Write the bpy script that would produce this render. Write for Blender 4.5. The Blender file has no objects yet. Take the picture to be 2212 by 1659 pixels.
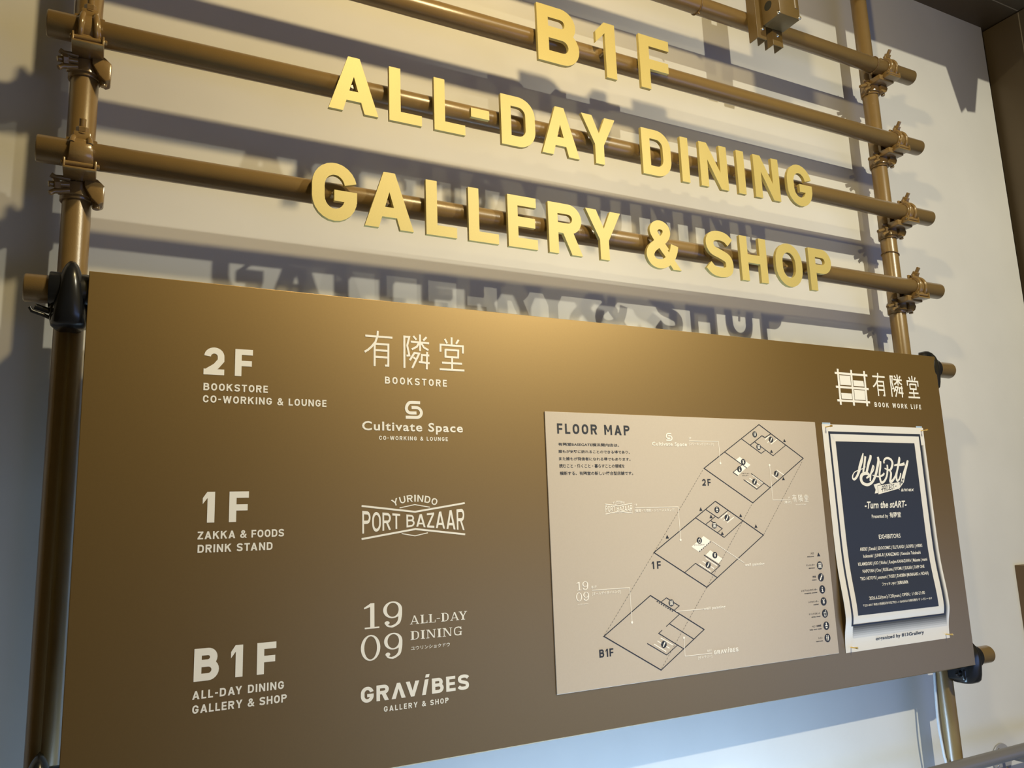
import bpy, bmesh, math, random
from mathutils import Vector, Matrix
from mathutils.geometry import delaunay_2d_cdt

SC = bpy.context.scene
COL = SC.collection
Z0 = 1.10                      # height of the sign panel's lower edge above the floor (m)
rad = math.radians

# ------------------------------------------------------------------ camera
cam = bpy.data.cameras.new('camera')
cam.sensor_width = 36.0
cam.lens = 36.0 * 1727.612 / 2212.0
cam.clip_start = 0.02
cam_o = bpy.data.objects.new('camera', cam)
COL.objects.link(cam_o)
fwd = Vector((0.45643976, 0.87170389, 0.17831172)).normalized()
up = Vector((-0.05013104, -0.17489196, 0.98331057))
right = fwd.cross(up).normalized()
up = right.cross(fwd).normalized()
m = Matrix((right, up, -fwd)).transposed().to_4x4()
m.translation = Vector((0.0278, -1.4998, 0.4226 + Z0))
cam_o.matrix_world = m
SC.camera = cam_o

# ------------------------------------------------------------------ colour management
SC.view_settings.view_transform = 'Standard'
SC.view_settings.look = 'None'
SC.view_settings.gamma = 1.0
SC.view_settings.exposure = 0.0
SC.view_settings.use_curve_mapping = False

# ------------------------------------------------------------------ world: dim hall
w = bpy.data.worlds.new('hall_light')
SC.world = w
w.use_nodes = True
nt = w.node_tree
nt.nodes.clear()
# the hall is dark straight behind the viewer and to the left, lighter towards the right
tc = nt.nodes.new('ShaderNodeTexCoord')
sp = nt.nodes.new('ShaderNodeSeparateXYZ')
mr = nt.nodes.new('ShaderNodeMapRange')
mr.interpolation_type = 'SMOOTHSTEP'
mr.inputs['From Min'].default_value = 0.0
mr.inputs['From Max'].default_value = 0.40
mr.inputs['To Min'].default_value = 0.12
mr.inputs['To Max'].default_value = 1.0
mu = nt.nodes.new('ShaderNodeMath')
mu.operation = 'MULTIPLY'
mu.inputs[1].default_value = 0.27
bg = nt.nodes.new('ShaderNodeBackground')
bg.inputs['Color'].default_value = (1.0, 0.68, 0.12, 1)
nt.links.new(tc.outputs['Generated'], sp.inputs[0])
nt.links.new(sp.outputs['X'], mr.inputs['Value'])
nt.links.new(mr.outputs['Result'], mu.inputs[0])
nt.links.new(mu.outputs[0], bg.inputs['Strength'])
ou = nt.nodes.new('ShaderNodeOutputWorld')
nt.links.new(bg.outputs['Background'], ou.inputs['Surface'])

# ------------------------------------------------------------------ lamps of the hall and added fill lights (out of the frame)
def spot(name, loc, target, watts, color, angle, blend, radius):
    l = bpy.data.lights.new(name, 'SPOT')
    l.energy = watts
    l.color = color
    l.spot_size = rad(angle)
    l.spot_blend = blend
    l.shadow_soft_size = radius
    o = bpy.data.objects.new(name, l)
    COL.objects.link(o)
    o.location = loc
    o.rotation_euler = (Vector(target) - Vector(loc)).to_track_quat('-Z', 'Y').to_euler()
    return o

def area(name, loc, target, watts, color, sx, sy):
    l = bpy.data.lights.new(name, 'AREA')
    l.energy = watts
    l.color = color
    l.shape = 'RECTANGLE'
    l.size = sx
    l.size_y = sy
    o = bpy.data.objects.new(name, l)
    COL.objects.link(o)
    o.location = loc
    o.rotation_euler = (Vector(target) - Vector(loc)).to_track_quat('-Z', 'Y').to_euler()
    return o

# warm ceiling spots close to the sign and one strong spot further back in the hall
spot('near_spotlight', (0.68, -0.87, 1.965 + Z0), (0.62, 0.1, 1.80 + Z0), 52, (1.0, 0.78, 0.40), 172, 0.35, 0.045)
spot('second_spotlight', (1.80, -1.45, 1.80 + Z0), (1.62, 0.1, 0.98 + Z0), 18, (1.0, 0.84, 0.46), 74, 1.0, 0.03)
spot('track_spotlight', (2.20, -5.50, 4.45 + Z0), (2.70, 0.1, 0.45 + Z0), 1330, (1.0, 0.93, 0.70), 42, 1.0, 0.045)
spot('panel_fill_spot', (3.20, -3.30, 3.40 + Z0), (0.40, 0.0, 0.20 + Z0), 560, (1.0, 0.94, 0.72), 28, 0.85, 0.06)  # added fill spot, brightens the white print on the panel
# added cool area lights, standing in for daylight low in the hall
area('cool_reflection_fill', (3.6, -3.4, 0.62), (1.2, 0.0, 1.3), 38, (0.22, 0.42, 1.0), 4.5, 1.1)  # added for the cool haze mirrored low in the panel
area('low_wall_fill', (1.05, -0.05, -0.85 + Z0), (1.05, 0.17, -0.10 + Z0), 32, (0.47, 0.71, 1.0), 1.3, 0.16)  # added to brighten the wall below the panel

# ------------------------------------------------------------------ materials
def mat(name, color, rough=0.5, metal=0.0, spec=0.5, noise=0.0, nscale=30.0, bump=0.0, bscale=300.0, coat=0.0, coat_ior=1.5):
    M = bpy.data.materials.new(name)
    M.use_nodes = True
    t = M.node_tree
    b = t.nodes['Principled BSDF']
    b.inputs['Base Color'].default_value = (*color, 1)
    b.inputs['Roughness'].default_value = rough
    b.inputs['Metallic'].default_value = metal
    b.inputs['Specular IOR Level'].default_value = spec
    b.inputs['Coat Weight'].default_value = coat
    b.inputs['Coat Roughness'].default_value = 0.15 if rough < 0.3 else rough
    b.inputs['Coat IOR'].default_value = coat_ior
    co = t.nodes.new('ShaderNodeTexCoord')
    if noise > 0:
        n = t.nodes.new('ShaderNodeTexNoise')
        n.inputs['Scale'].default_value = nscale
        n.inputs['Detail'].default_value = 5
        r = t.nodes.new('ShaderNodeValToRGB')
        r.color_ramp.elements[0].position = 0.3
        r.color_ramp.elements[1].position = 0.7
        r.color_ramp.elements[0].color = (*[c * (1 - noise) for c in color], 1)
        r.color_ramp.elements[1].color = (*[min(1, c * (1 + noise)) for c in color], 1)
        t.links.new(co.outputs['Object'], n.inputs['Vector'])
        t.links.new(n.outputs['Fac'], r.inputs['Fac'])
        t.links.new(r.outputs['Color'], b.inputs['Base Color'])
    if bump > 0:
        n2 = t.nodes.new('ShaderNodeTexNoise')
        n2.inputs['Scale'].default_value = bscale
        n2.inputs['Detail'].default_value = 2
        bp = t.nodes.new('ShaderNodeBump')
        bp.inputs['Strength'].default_value = bump
        bp.inputs['Distance'].default_value = 0.002
        t.links.new(co.outputs['Object'], n2.inputs['Vector'])
        t.links.new(n2.outputs['Fac'], bp.inputs['Height'])
        t.links.new(bp.outputs['Normal'], b.inputs['Normal'])
    return M

M_WALL = mat('wall_paint', (0.64, 0.63, 0.605), 0.9, spec=0.2, noise=0.035, nscale=3.5, bump=0.05, bscale=60)
M_FLOOR = mat('floor_tile', (0.45, 0.45, 0.45), 0.5, noise=0.05)
M_BEAM = mat('bronze_cladding', (0.115, 0.085, 0.05), 0.45, metal=0.2, noise=0.06, nscale=4)
M_SEAM = mat('cladding_seam', (0.30, 0.24, 0.16), 0.5)
M_GAP = mat('gap_shade', (0.02, 0.02, 0.015), 0.8)  # shade of the recess put into the strip's colour
M_PIPE = mat('brown_pipe_paint', (0.215, 0.138, 0.052), 0.30, noise=0.03, nscale=40, bump=0.10, bscale=500, coat=0.35)
M_BOX = mat('darkened_box_paint', (0.135, 0.088, 0.032), 0.36, noise=0.03, nscale=40, bump=0.05)  # shade put into the colour: brown paint darkened for the less lit box
M_CLAMP = mat('brown_clamp_paint', (0.235, 0.15, 0.058), 0.22, noise=0.04, nscale=60, bump=0.15, bscale=160, coat=0.3)
M_PANEL = mat('brown_panel_lacquer', (0.245, 0.142, 0.018), 0.42, metal=0.8, noise=0.025, nscale=220, bump=0.03, bscale=900, coat=1.0, coat_ior=1.7)
M_GOLD = mat('gold_paint', (0.56, 0.46, 0.165), 0.5, metal=0.12, noise=0.02, nscale=400)
M_WHITE = mat('cream_print', (0.93, 0.91, 0.84), 0.55)
M_MAP = mat('greige_map_sheet', (0.555, 0.485, 0.405), 0.5, noise=0.015, nscale=300)
M_MAPW = mat('pale_map_print', (0.95, 0.92, 0.86), 0.55)
M_INK = mat('dark_map_ink', (0.018, 0.022, 0.032), 0.55)
M_DASH = mat('grey_map_ink', (0.14, 0.13, 0.12), 0.55)
M_PAPER = mat('poster_paper', (0.84, 0.82, 0.78), 0.6)
M_NAVY = mat('navy_print', (0.022, 0.030, 0.052), 0.5)
M_RUBBER = mat('black_rubber', (0.010, 0.011, 0.013), 0.24, bump=0.05, bscale=80)
M_BRASS = mat('brass', (0.80, 0.56, 0.20), 0.28, metal=0.9)
M_STEEL = mat('bright_screw_steel', (0.75, 0.74, 0.72), 0.15, metal=1.0)
M_RAIL = mat('grey_rail_paint', (0.165, 0.16, 0.165), 0.4, bump=0.05)
M_FLANGE = mat('grey_flange_paint', (0.34, 0.33, 0.33), 0.4)
M_FRAME = mat('brown_board_frame', (0.15, 0.09, 0.04), 0.45)
M_TIE = mat('brown_cable_tie', (0.15, 0.09, 0.035), 0.4)
M_TIEG = mat('grey_cable_tie', (0.13, 0.12, 0.12), 0.4)
M_CABLE = mat('pale_cable', (0.55, 0.58, 0.62), 0.5)
M_TAPE = mat('blue_tape', (0.45, 0.60, 0.80), 0.3)
M_HOLE = mat('hole_shade', (0.02, 0.02, 0.015), 0.6)  # shade of the opening put into the colour of a flat disc
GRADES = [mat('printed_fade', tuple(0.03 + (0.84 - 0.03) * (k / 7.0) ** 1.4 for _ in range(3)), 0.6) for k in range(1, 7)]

# ------------------------------------------------------------------ object helpers
WLOC = {}

def empty(name, loc, label, cat, group=None):
    o = bpy.data.objects.new(name, None)
    o.empty_display_size = 0.05
    COL.objects.link(o)
    o.location = loc
    WLOC[o.name] = Vector(loc)
    tag(o, label, cat, group)
    return o

def tag(o, label, cat, group=None):
    o['label'] = label
    o['category'] = cat
    if group:
        o['group'] = group
    return o

def struct(o):
    o['kind'] = 'structure'
    return o

def link(name, me, material, parent=None, origin=None, label=None):
    """me holds world coordinates; moved so that the origin sits at the thing's base"""
    o = bpy.data.objects.new(name, me)
    COL.objects.link(o)
    base = WLOC[parent.name] if parent is not None else Vector(origin if origin is not None else (0, 0, 0))
    me.transform(Matrix.Translation(-base))
    if parent is None:
        o.location = base
    else:
        o.parent = parent
    WLOC[o.name] = base
    if material is not None:
        me.materials.append(material)
    if label:
        o['label'] = label
    return o

def bm_obj(name, bm, material, parent=None, origin=None, smooth=False, label=None, angle=40):
    bmesh.ops.recalc_face_normals(bm, faces=bm.faces)
    me = bpy.data.meshes.new(name)
    bm.to_mesh(me)
    bm.free()
    if smooth:
        me.polygons.foreach_set('use_smooth', [True] * len(me.polygons))
        me.set_sharp_from_angle(angle=rad(angle))
    return link(name, me, material, parent, origin, label)

def add_box(bm, x0, x1, y0, y1, z0, z1, bevel=0.0, seg=2):
    r = bmesh.ops.create_cube(bm, size=1.0)
    vs = r['verts']
    for v in vs:
        v.co = Vector((x0 + (v.co.x + .5) * (x1 - x0), y0 + (v.co.y + .5) * (y1 - y0), z0 + (v.co.z + .5) * (z1 - z0)))
    if bevel > 0:
        es = list({e for v in vs for e in v.link_edges})
        bmesh.ops.bevel(bm, geom=es, offset=bevel, segments=seg, affect='EDGES', profile=0.5)

def add_cyl(bm, a, b, r, r2=None, seg=32, bevel=0.0):
    a, b = Vector(a), Vector(b)
    d = b - a
    q = d.to_track_quat('Z', 'Y').to_matrix()
    r2 = r if r2 is None else r2
    L = d.length
    prof = [(0, 0), (r - bevel, 0), (r, bevel), (r2, L - bevel), (r2 - bevel, L), (0, L)] if bevel > 0 else [(0, 0), (r, 0), (r2, L), (0, L)]
    add_lathe(bm, a, q, prof, seg)

def add_lathe(bm, a, q, prof, seg=32):
    rings = []
    for (rr, h) in prof:
        if rr <= 1e-7:
            rings.append([bm.verts.new(a + q @ Vector((0, 0, h)))])
        else:
            rings.append([bm.verts.new(a + q @ Vector((rr * math.cos(2 * math.pi * k / seg), rr * math.sin(2 * math.pi * k / seg), h))) for k in range(seg)])
    for A, B in zip(rings[:-1], rings[1:]):
        for k in range(seg):
            k2 = (k + 1) % seg
            f = [A[k % len(A)], A[k2 % len(A)], B[k2 % len(B)], B[k % len(B)]]
            g = []
            for v in f:
                if v not in g:
                    g.append(v)
            if len(g) > 2:
                bm.faces.new(g)

def add_tube(bm, pts, r, seg=12, closed=False):
    pts = [Vector(p) for p in pts]
    n = len(pts)
    rings = []
    prev = None
    for i, p in enumerate(pts):
        if closed:
            t = pts[(i + 1) % n] - pts[i - 1]
        else:
            t = pts[min(i + 1, n - 1)] - pts[max(i - 1, 0)]
        t.normalize()
        if prev is None:
            ref = Vector((0, 0, 1)) if abs(t.z) < 0.9 else Vector((1, 0, 0))
            u = t.cross(ref).normalized()
        else:
            u = (prev - t * prev.dot(t)).normalized()
        prev = u
        v = t.cross(u)
        rings.append([bm.verts.new(p + (u * math.cos(2 * math.pi * k / seg) + v * math.sin(2 * math.pi * k / seg)) * r) for k in range(seg)])
    rng = range(n) if closed else range(n - 1)
    for i in rng:
        A, B = rings[i], rings[(i + 1) % n]
        for k in range(seg):
            bm.faces.new([A[k], A[(k + 1) % seg], B[(k + 1) % seg], B[k]])
    if not closed:
        bm.faces.new(rings[0])
        bm.faces.new(rings[-1])

def add_hex(bm, c, d, r, h):
    q = Vector(d).normalized().to_track_quat('Z', 'Y').to_matrix()
    add_lathe(bm, Vector(c), q, [(0, 0), (r * .9, 0), (r, h * .12), (r, h * .88), (r * .9, h), (0, h)], 6)

def add_shell(bm, c, axis, a0, a1, r0, r1, wd0, wd1=None, n=20, off=0.0):
    """arc band round a pipe: axis 'X' (angles in the y-z plane, 0 = towards the camera, 90 = up) or 'Z' (0 = towards the camera, 90 = right)"""
    wd1 = wd0 if wd1 is None else wd1
    c = Vector(c)
    rows = []
    for i in range(n + 1):
        s = i / n
        a = rad(a0 + (a1 - a0) * s)
        wd = wd0 + (wd1 - wd0) * s
        row = []
        for (r, sx) in ((r0, -1), (r1 - .001, -1), (r1, -.93), (r1, .93), (r1 - .001, 1), (r0, 1)):
            t = sx * wd / 2 + off
            if axis == 'X':
                row.append(bm.verts.new(c + Vector((t, -r * math.cos(a), r * math.sin(a)))))
            else:
                row.append(bm.verts.new(c + Vector((r * math.sin(a), -r * math.cos(a), t))))
        rows.append(row)
    for A, B in zip(rows[:-1], rows[1:]):
        for k in range(6):
            bm.faces.new([A[k], A[(k + 1) % 6], B[(k + 1) % 6], B[k]])
    bm.faces.new(rows[0])
    bm.faces.new(rows[-1])

# ------------------------------------------------------------------ flat print helpers (x, z) polygons -> mesh facing the viewer's side (-y)
def ccw(p):
    s = sum(p[i - 1][0] * p[i][1] - p[i][0] * p[i - 1][1] for i in range(len(p)))
    return p if s > 0 else p[::-1]

def pieces(polys):
    """strokes may fold over themselves at sharp turns: quads that are not convex are cut into triangles"""
    for p in polys:
        if len(p) == 4:
            s = [(p[i - 1][0] - p[i - 2][0]) * (p[i][1] - p[i - 1][1]) - (p[i - 1][1] - p[i - 2][1]) * (p[i][0] - p[i - 1][0]) for i in range(4)]
            if min(s) < 0 < max(s):
                for t in ((0, 1, 2), (0, 2, 3)):
                    q = [p[i] for i in t]
                    if abs((q[1][0] - q[0][0]) * (q[2][1] - q[0][1]) - (q[1][1] - q[0][1]) * (q[2][0] - q[0][0])) > 1e-9:
                        yield q
                continue
        yield p

def union2d(polys):
    vs, fs = [], []
    for p in pieces(polys):
        q = []
        for a in ccw(p):
            if not q or (abs(a[0] - q[-1][0]) + abs(a[1] - q[-1][1])) > 1e-7:
                q.append(a)
        if len(q) > 2 and abs(q[0][0] - q[-1][0]) + abs(q[0][1] - q[-1][1]) < 1e-7:
            q.pop()
        if len(q) < 3:
            continue
        fs.append(list(range(len(vs), len(vs) + len(q))))
        vs += [Vector(a) for a in q]
    ov, oe, of, _, _, orig = delaunay_2d_cdt(vs, [], fs, 0, 1e-6)
    keep = [f for f, g in zip(of, orig) if g]
    return [tuple(v) for v in ov], keep

class Flat:
    """collects 2-D pieces for one printed part"""
    def __init__(self):
        self.v, self.f, self.p = [], [], []
    def tris(self, v, f, fn=lambda a: a):
        b = len(self.v)
        self.v += [fn(a) for a in v]
        self.f += [[b + i for i in t] for t in f]
    def polys(self, ps, fn=lambda a: a):
        self.p += [[fn(a) for a in q] for q in ps]
    def build(self, name, material, parent, y=0.0, bend=None, label=None):
        if self.p:              # overlapping strokes become one clean outline
            v, f = union2d([[(a[0] * 100, a[1] * 100) for a in q] for q in self.p])
            self.tris(v, f, lambda a: (a[0] / 100, a[1] / 100))
        me = bpy.data.meshes.new(name)
        vv = [(x, y - (bend(z) if bend else 0.0), z + Z0) for x, z in self.v]
        ff = []
        for t in self.f:
            p = [self.v[i] for i in t]
            s = sum(p[i - 1][0] * p[i][1] - p[i][0] * p[i - 1][1] for i in range(len(p)))
            ff.append(t if s > 0 else t[::-1])
        me.from_pydata(vv, [], ff)
        return link(name, me, material, parent, label=label)

def stroke(path, w, closed=False):
    """quads along a polyline with mitred joints"""
    P, ws = [], []
    for i, a in enumerate(path):
        if P and (Vector(a) - P[-1]).length < 1e-6:
            continue
        P.append(Vector(a))
        ws.append(w[i] if isinstance(w, (list, tuple)) else w)
    if closed and (P[0] - P[-1]).length < 1e-6:
        P.pop()
        ws.pop()
    n = len(P)
    out = []
    offs = []
    for i in range(n):
        if closed:
            d0, d1 = P[i] - P[i - 1], P[(i + 1) % n] - P[i]
        else:
            d0 = P[i] - P[i - 1] if i else P[1] - P[0]
            d1 = P[i + 1] - P[i] if i < n - 1 else P[i] - P[i - 1]
        d0.normalize()
        d1.normalize()
        n0, n1 = Vector((-d0.y, d0.x)), Vector((-d1.y, d1.x))
        b = n0 + n1
        if b.length < 1e-5:
            b = n0.copy()
        b.normalize()
        k = min(2.2, 1.0 / max(0.2, b.dot(n0)))
        offs.append(b * (ws[i] / 2 * k))
    for i in range(n if closed else n - 1):
        j = (i + 1) % n
        out.append([tuple(P[i] - offs[i]), tuple(P[j] - offs[j]), tuple(P[j] + offs[j]), tuple(P[i] + offs[i])])
    return out

def arc(cx, cz, rx, rz, a0, a1, n=12):
    return [(cx + rx * math.cos(rad(a0 + (a1 - a0) * i / n)), cz + rz * math.sin(rad(a0 + (a1 - a0) * i / n))) for i in range(n + 1)]

def spline(pts, n=6):
    out = []
    m_ = len(pts)
    for i in range(m_ - 1):
        p0, p1, p2, p3 = pts[max(i - 1, 0)], pts[i], pts[i + 1], pts[min(i + 2, m_ - 1)]
        for k in range(n):
            t = k / n
            out.append(tuple(0.5 * (2 * b + (c - a) * t + (2 * a - 5 * b + 4 * c - d) * t * t + (3 * b - a - 3 * c + d) * t ** 3) for a, b, c, d in zip(p0, p1, p2, p3)))
    out.append(tuple(pts[-1]))
    return out

def rect(x0, z0, x1, z1):
    return [(x0, z0), (x1, z0), (x1, z1), (x0, z1)]

# ------------------------------------------------------------------ a monoline grotesque drawn stroke by stroke (cap height 1)
DW = dict(A=.86, B=.75, C=.73, D=.74, E=.61, F=.61, G=.755, H=.75, I=.205, K=.80, L=.58, M=.93, N=.77, O=.76, P=.715, R=.745, S=.72, T=.70, U=.75, V=.84, W=1.14, X=.82, Y=.82, Z=.68)
DW.update({'&': .84, '-': .36, '1': .37, '2': .69, 'i': .30, ' ': .28})

def glyph(ch, W=None, w=.205):
    W = DW[ch] if W is None else W
    a, c = (W - w) / 2, W / 2
    t, h = 1 - w / 2, w / 2
    def stad(sq=1.12):
        rz = min(.5 - h, a * sq)
        return a, rz, t - rz, h + rz
    R = lambda *q: [rect(*q)]
    if ch in 'AΛ':
        f, ap = w * 1.18, W * .235
        x0 = c - ap / 2
        left = [(0, 0), (f, 0), (x0 + f if x0 + f < c + ap / 2 else c + ap / 2, 1), (x0, 1)]
        out = [left, [(W - x, z) for x, z in left]]
        if ch == 'A':
            za, zb = .2, .2 + w * .86
            xa = lambda z: x0 * z + f * .4
            out.append([(xa(za), za), (W - xa(za), za), (W - xa(zb), zb), (xa(zb), zb)])
        return out
    if ch == 'B':
        out = R(0, 0, w, 1)
        zm = .535
        r1 = (t - zm) / 2
        out += stroke([(w * .5, t), (W * .93 - h - r1, t)] + arc(W * .93 - h - r1, zm + r1, r1, r1, 90, -90) + [(w * .5, zm)], w)
        r2 = (zm - h) / 2
        out += stroke([(w * .5, zm), (W - h - r2, zm)] + arc(W - h - r2, h + r2, r2, r2, 90, -90) + [(w * .5, h)], w)
        return out
    if ch in 'CG':
        rx, rz, zt, zb = stad()
        p = arc(c, zt, rx, rz, 8 if ch == 'C' else 12, 180) + arc(c, zb, rx, rz, 180, 352 if ch == 'C' else 360)
        if ch == 'G':
            p += [(W - h, .535 - h)]
            return stroke(p, w) + R(c * .98, .535 - w * .92, W, .535)
        return stroke(p, w)
    if ch in '0O':
        rx, rz, zt, zb = stad()
        return stroke(arc(c, zt, rx, rz, 0, 180) + arc(c, zb, rx, rz, 180, 360), w, True)
    if ch == 'D':
        r = min(a * 1.0, .40)
        return R(0, 0, w, 1) + stroke([(w * .5, t), (W - h - r, t)] + arc(W - h - r, t - r * 1.02, r, r * 1.02, 90, 0) + arc(W - h - r, h + r * 1.02, r, r * 1.02, 0, -90) + [(w * .5, h)], w)
    if ch == 'E':
        return R(0, 0, w, 1) + R(0, 0, W, w * .93) + R(0, .5 - w * .44, W * .93, .5 + w * .47) + R(0, 1 - w * .93, W * .98, 1)
    if ch == 'F':
        return R(0, 0, w, 1) + R(0, .47 - w * .44, W * .95, .47 + w * .47) + R(0, 1 - w * .93, W, 1)
    if ch == 'H':
        return R(0, 0, w, 1) + R(W - w, 0, W, 1) + R(0, .5 - w * .44, W, .5 + w * .48)
    if ch == 'I':
        return R(0, 0, W, 1)
    if ch == 'K':
        k = w * 1.22
        return R(0, 0, w, 1) + [[(w * .6, .27), (w * .6, .60), (W - k * .97, 1), (W * .99, 1)], [(W * .30, .60), (W * .52, .70), (W * 1.02, 0), (W * 1.02 - k, 0)]]
    if ch == 'L':
        return R(0, 0, w, 1) + R(0, 0, W, w * .93)
    if ch == 'M':
        k = w * 1.02
        return R(0, 0, w, 1) + R(W - w, 0, W, 1) + [[(0, 1), (k, 1), (c + k * .36, .30), (c - k * .36, .30)], [(W, 1), (W - k, 1), (c - k * .36, .30), (c + k * .36, .30)]]
    if ch == 'N':
        k = w * 1.02
        return R(0, 0, w, 1) + R(W - w, 0, W, 1) + [[(0, 1), (k, 1), (W, 0), (W - k, 0)]]
    if ch in 'PR':
        zm = .42 + h if ch == 'P' else .41 + h
        r = (t - zm) / 2
        out = R(0, 0, w, 1) + stroke([(w * .5, t), (W - h - r, t)] + arc(W - h - r, zm + r, r, r, 90, -90) + [(w * .5, zm)], w)
        if ch == 'R':
            k = w * 1.15
            out.append([(W - k, 0), (W, 0), (W * .40 + k, .46), (W * .40, .46)])
        return out
    if ch == 'S':
        p = spline([(W * .93, .775), (W * .76, .872), (W * .50, .902), (W * .24, .855), (h * 1.0, .72), (W * .235, .575), (W * .52, .50), (W * .79, .415), (W - h, .275), (W * .78, .14), (W * .50, .098), (W * .24, .128), (W * .06, .235)])
        return stroke(p, w)
    if ch == 'T':
        return R(c - h, 0, c + h, 1) + R(0, 1 - w * .93, W, 1)
    if ch == 'U':
        rx, rz, zt, zb = stad()
        return stroke([(h, 1)] + arc(c, zb, rx, rz, 180, 360) + [(W - h, 1)], w)
    if ch == 'V':
        k = w * 1.16
        l = [(0, 1), (k, 1), (c + k * .42, 0), (c - k * .42, 0)]
        return [l, [(W - x, z) for x, z in l]]
    if ch == 'W':
        k = w * 1.08
        q = W * .28
        l1 = [(0, 1), (k, 1), (q + k * .45, 0), (q - k * .45, 0)]
        l2 = [(c - k * .42, 1), (c + k * .42, 1), (q + k * .45, 0), (q - k * .45, 0)]
        return [l1, l2] + [[(W - x, z) for x, z in l] for l in (l1, l2)]
    if ch == 'X':
        k = w * 1.2
        return [[(0, 1), (k, 1), (W, 0), (W - k, 0)], [(W, 1), (W - k, 1), (0, 0), (k, 0)]]
    if ch == 'Y':
        k = w * 1.18
        l = [(0, 1), (k, 1), (c + h, .40), (c - h, .40)]
        return R(c - h, 0, c + h, .44) + [l, [(W - x, z) for x, z in l]]
    if ch == 'Z':
        k = w * 1.25
        return R(0, 0, W, w * .93) + R(0, 1 - w * .93, W, 1) + [[(0, w * .8), (k, w * .8), (W, 1 - w * .8), (W - k, 1 - w * .8)]]
    if ch == '&':
        u = w * .92
        p = spline([(W * .60, .36), (W * .34, .63), (W * .255, .77), (W * .32, .875), (W * .46, .915), (W * .605, .87), (W * .645, .76), (W * .56, .635), (W * .36, .515), (W * .175, .385), (W * .115, .25), (W * .20, .125), (W * .39, .085), (W * .58, .135), (W * .745, .26), (W * .83, .39), (W * .87, .52)])
        return stroke(p, u) + [[(W * .42, .62), (W * .24, .62), (W * .78, 0), (W * 1.04, 0)]]
    if ch == '-':
        return R(0, .40, W, .40 + w * .86)
    if ch == '1':
        return R(W - w, 0, W, 1) + [[(0, .60), (0, .80), (W - w * 1.05, 1), (W - w * .3, 1), (W - w * .3, .86), (W - w, .80)]]
    if ch == '2':
        zt = .67
        p = arc(c, zt, a * .97, t - zt, 178, 0, 14) + [(W * .83, .53), (W * .60, .32), (w * .62, w * .55)]
        return stroke(p, w) + R(0, 0, W, w * .93)
    if ch == 'i':      # slanted, with a dot above the cap line
        k, s = w * 1.1, .19
        return [[(0, 0), (k, 0), (k + s, 1), (s, 1)], [(s * 1.12, 1.12), (k + s * 1.12, 1.12), (k + s * 1.36, 1.33), (s * 1.36, 1.33)]]
    raise KeyError(ch)

SERIF_W = {'A': .98, 'L': .74, '-': .36, 'D': .84, 'Y': .94, 'I': .40, 'N': .94, 'G': .86, '1': .50, '9': .64, '0': .66, ' ': .3}

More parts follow.
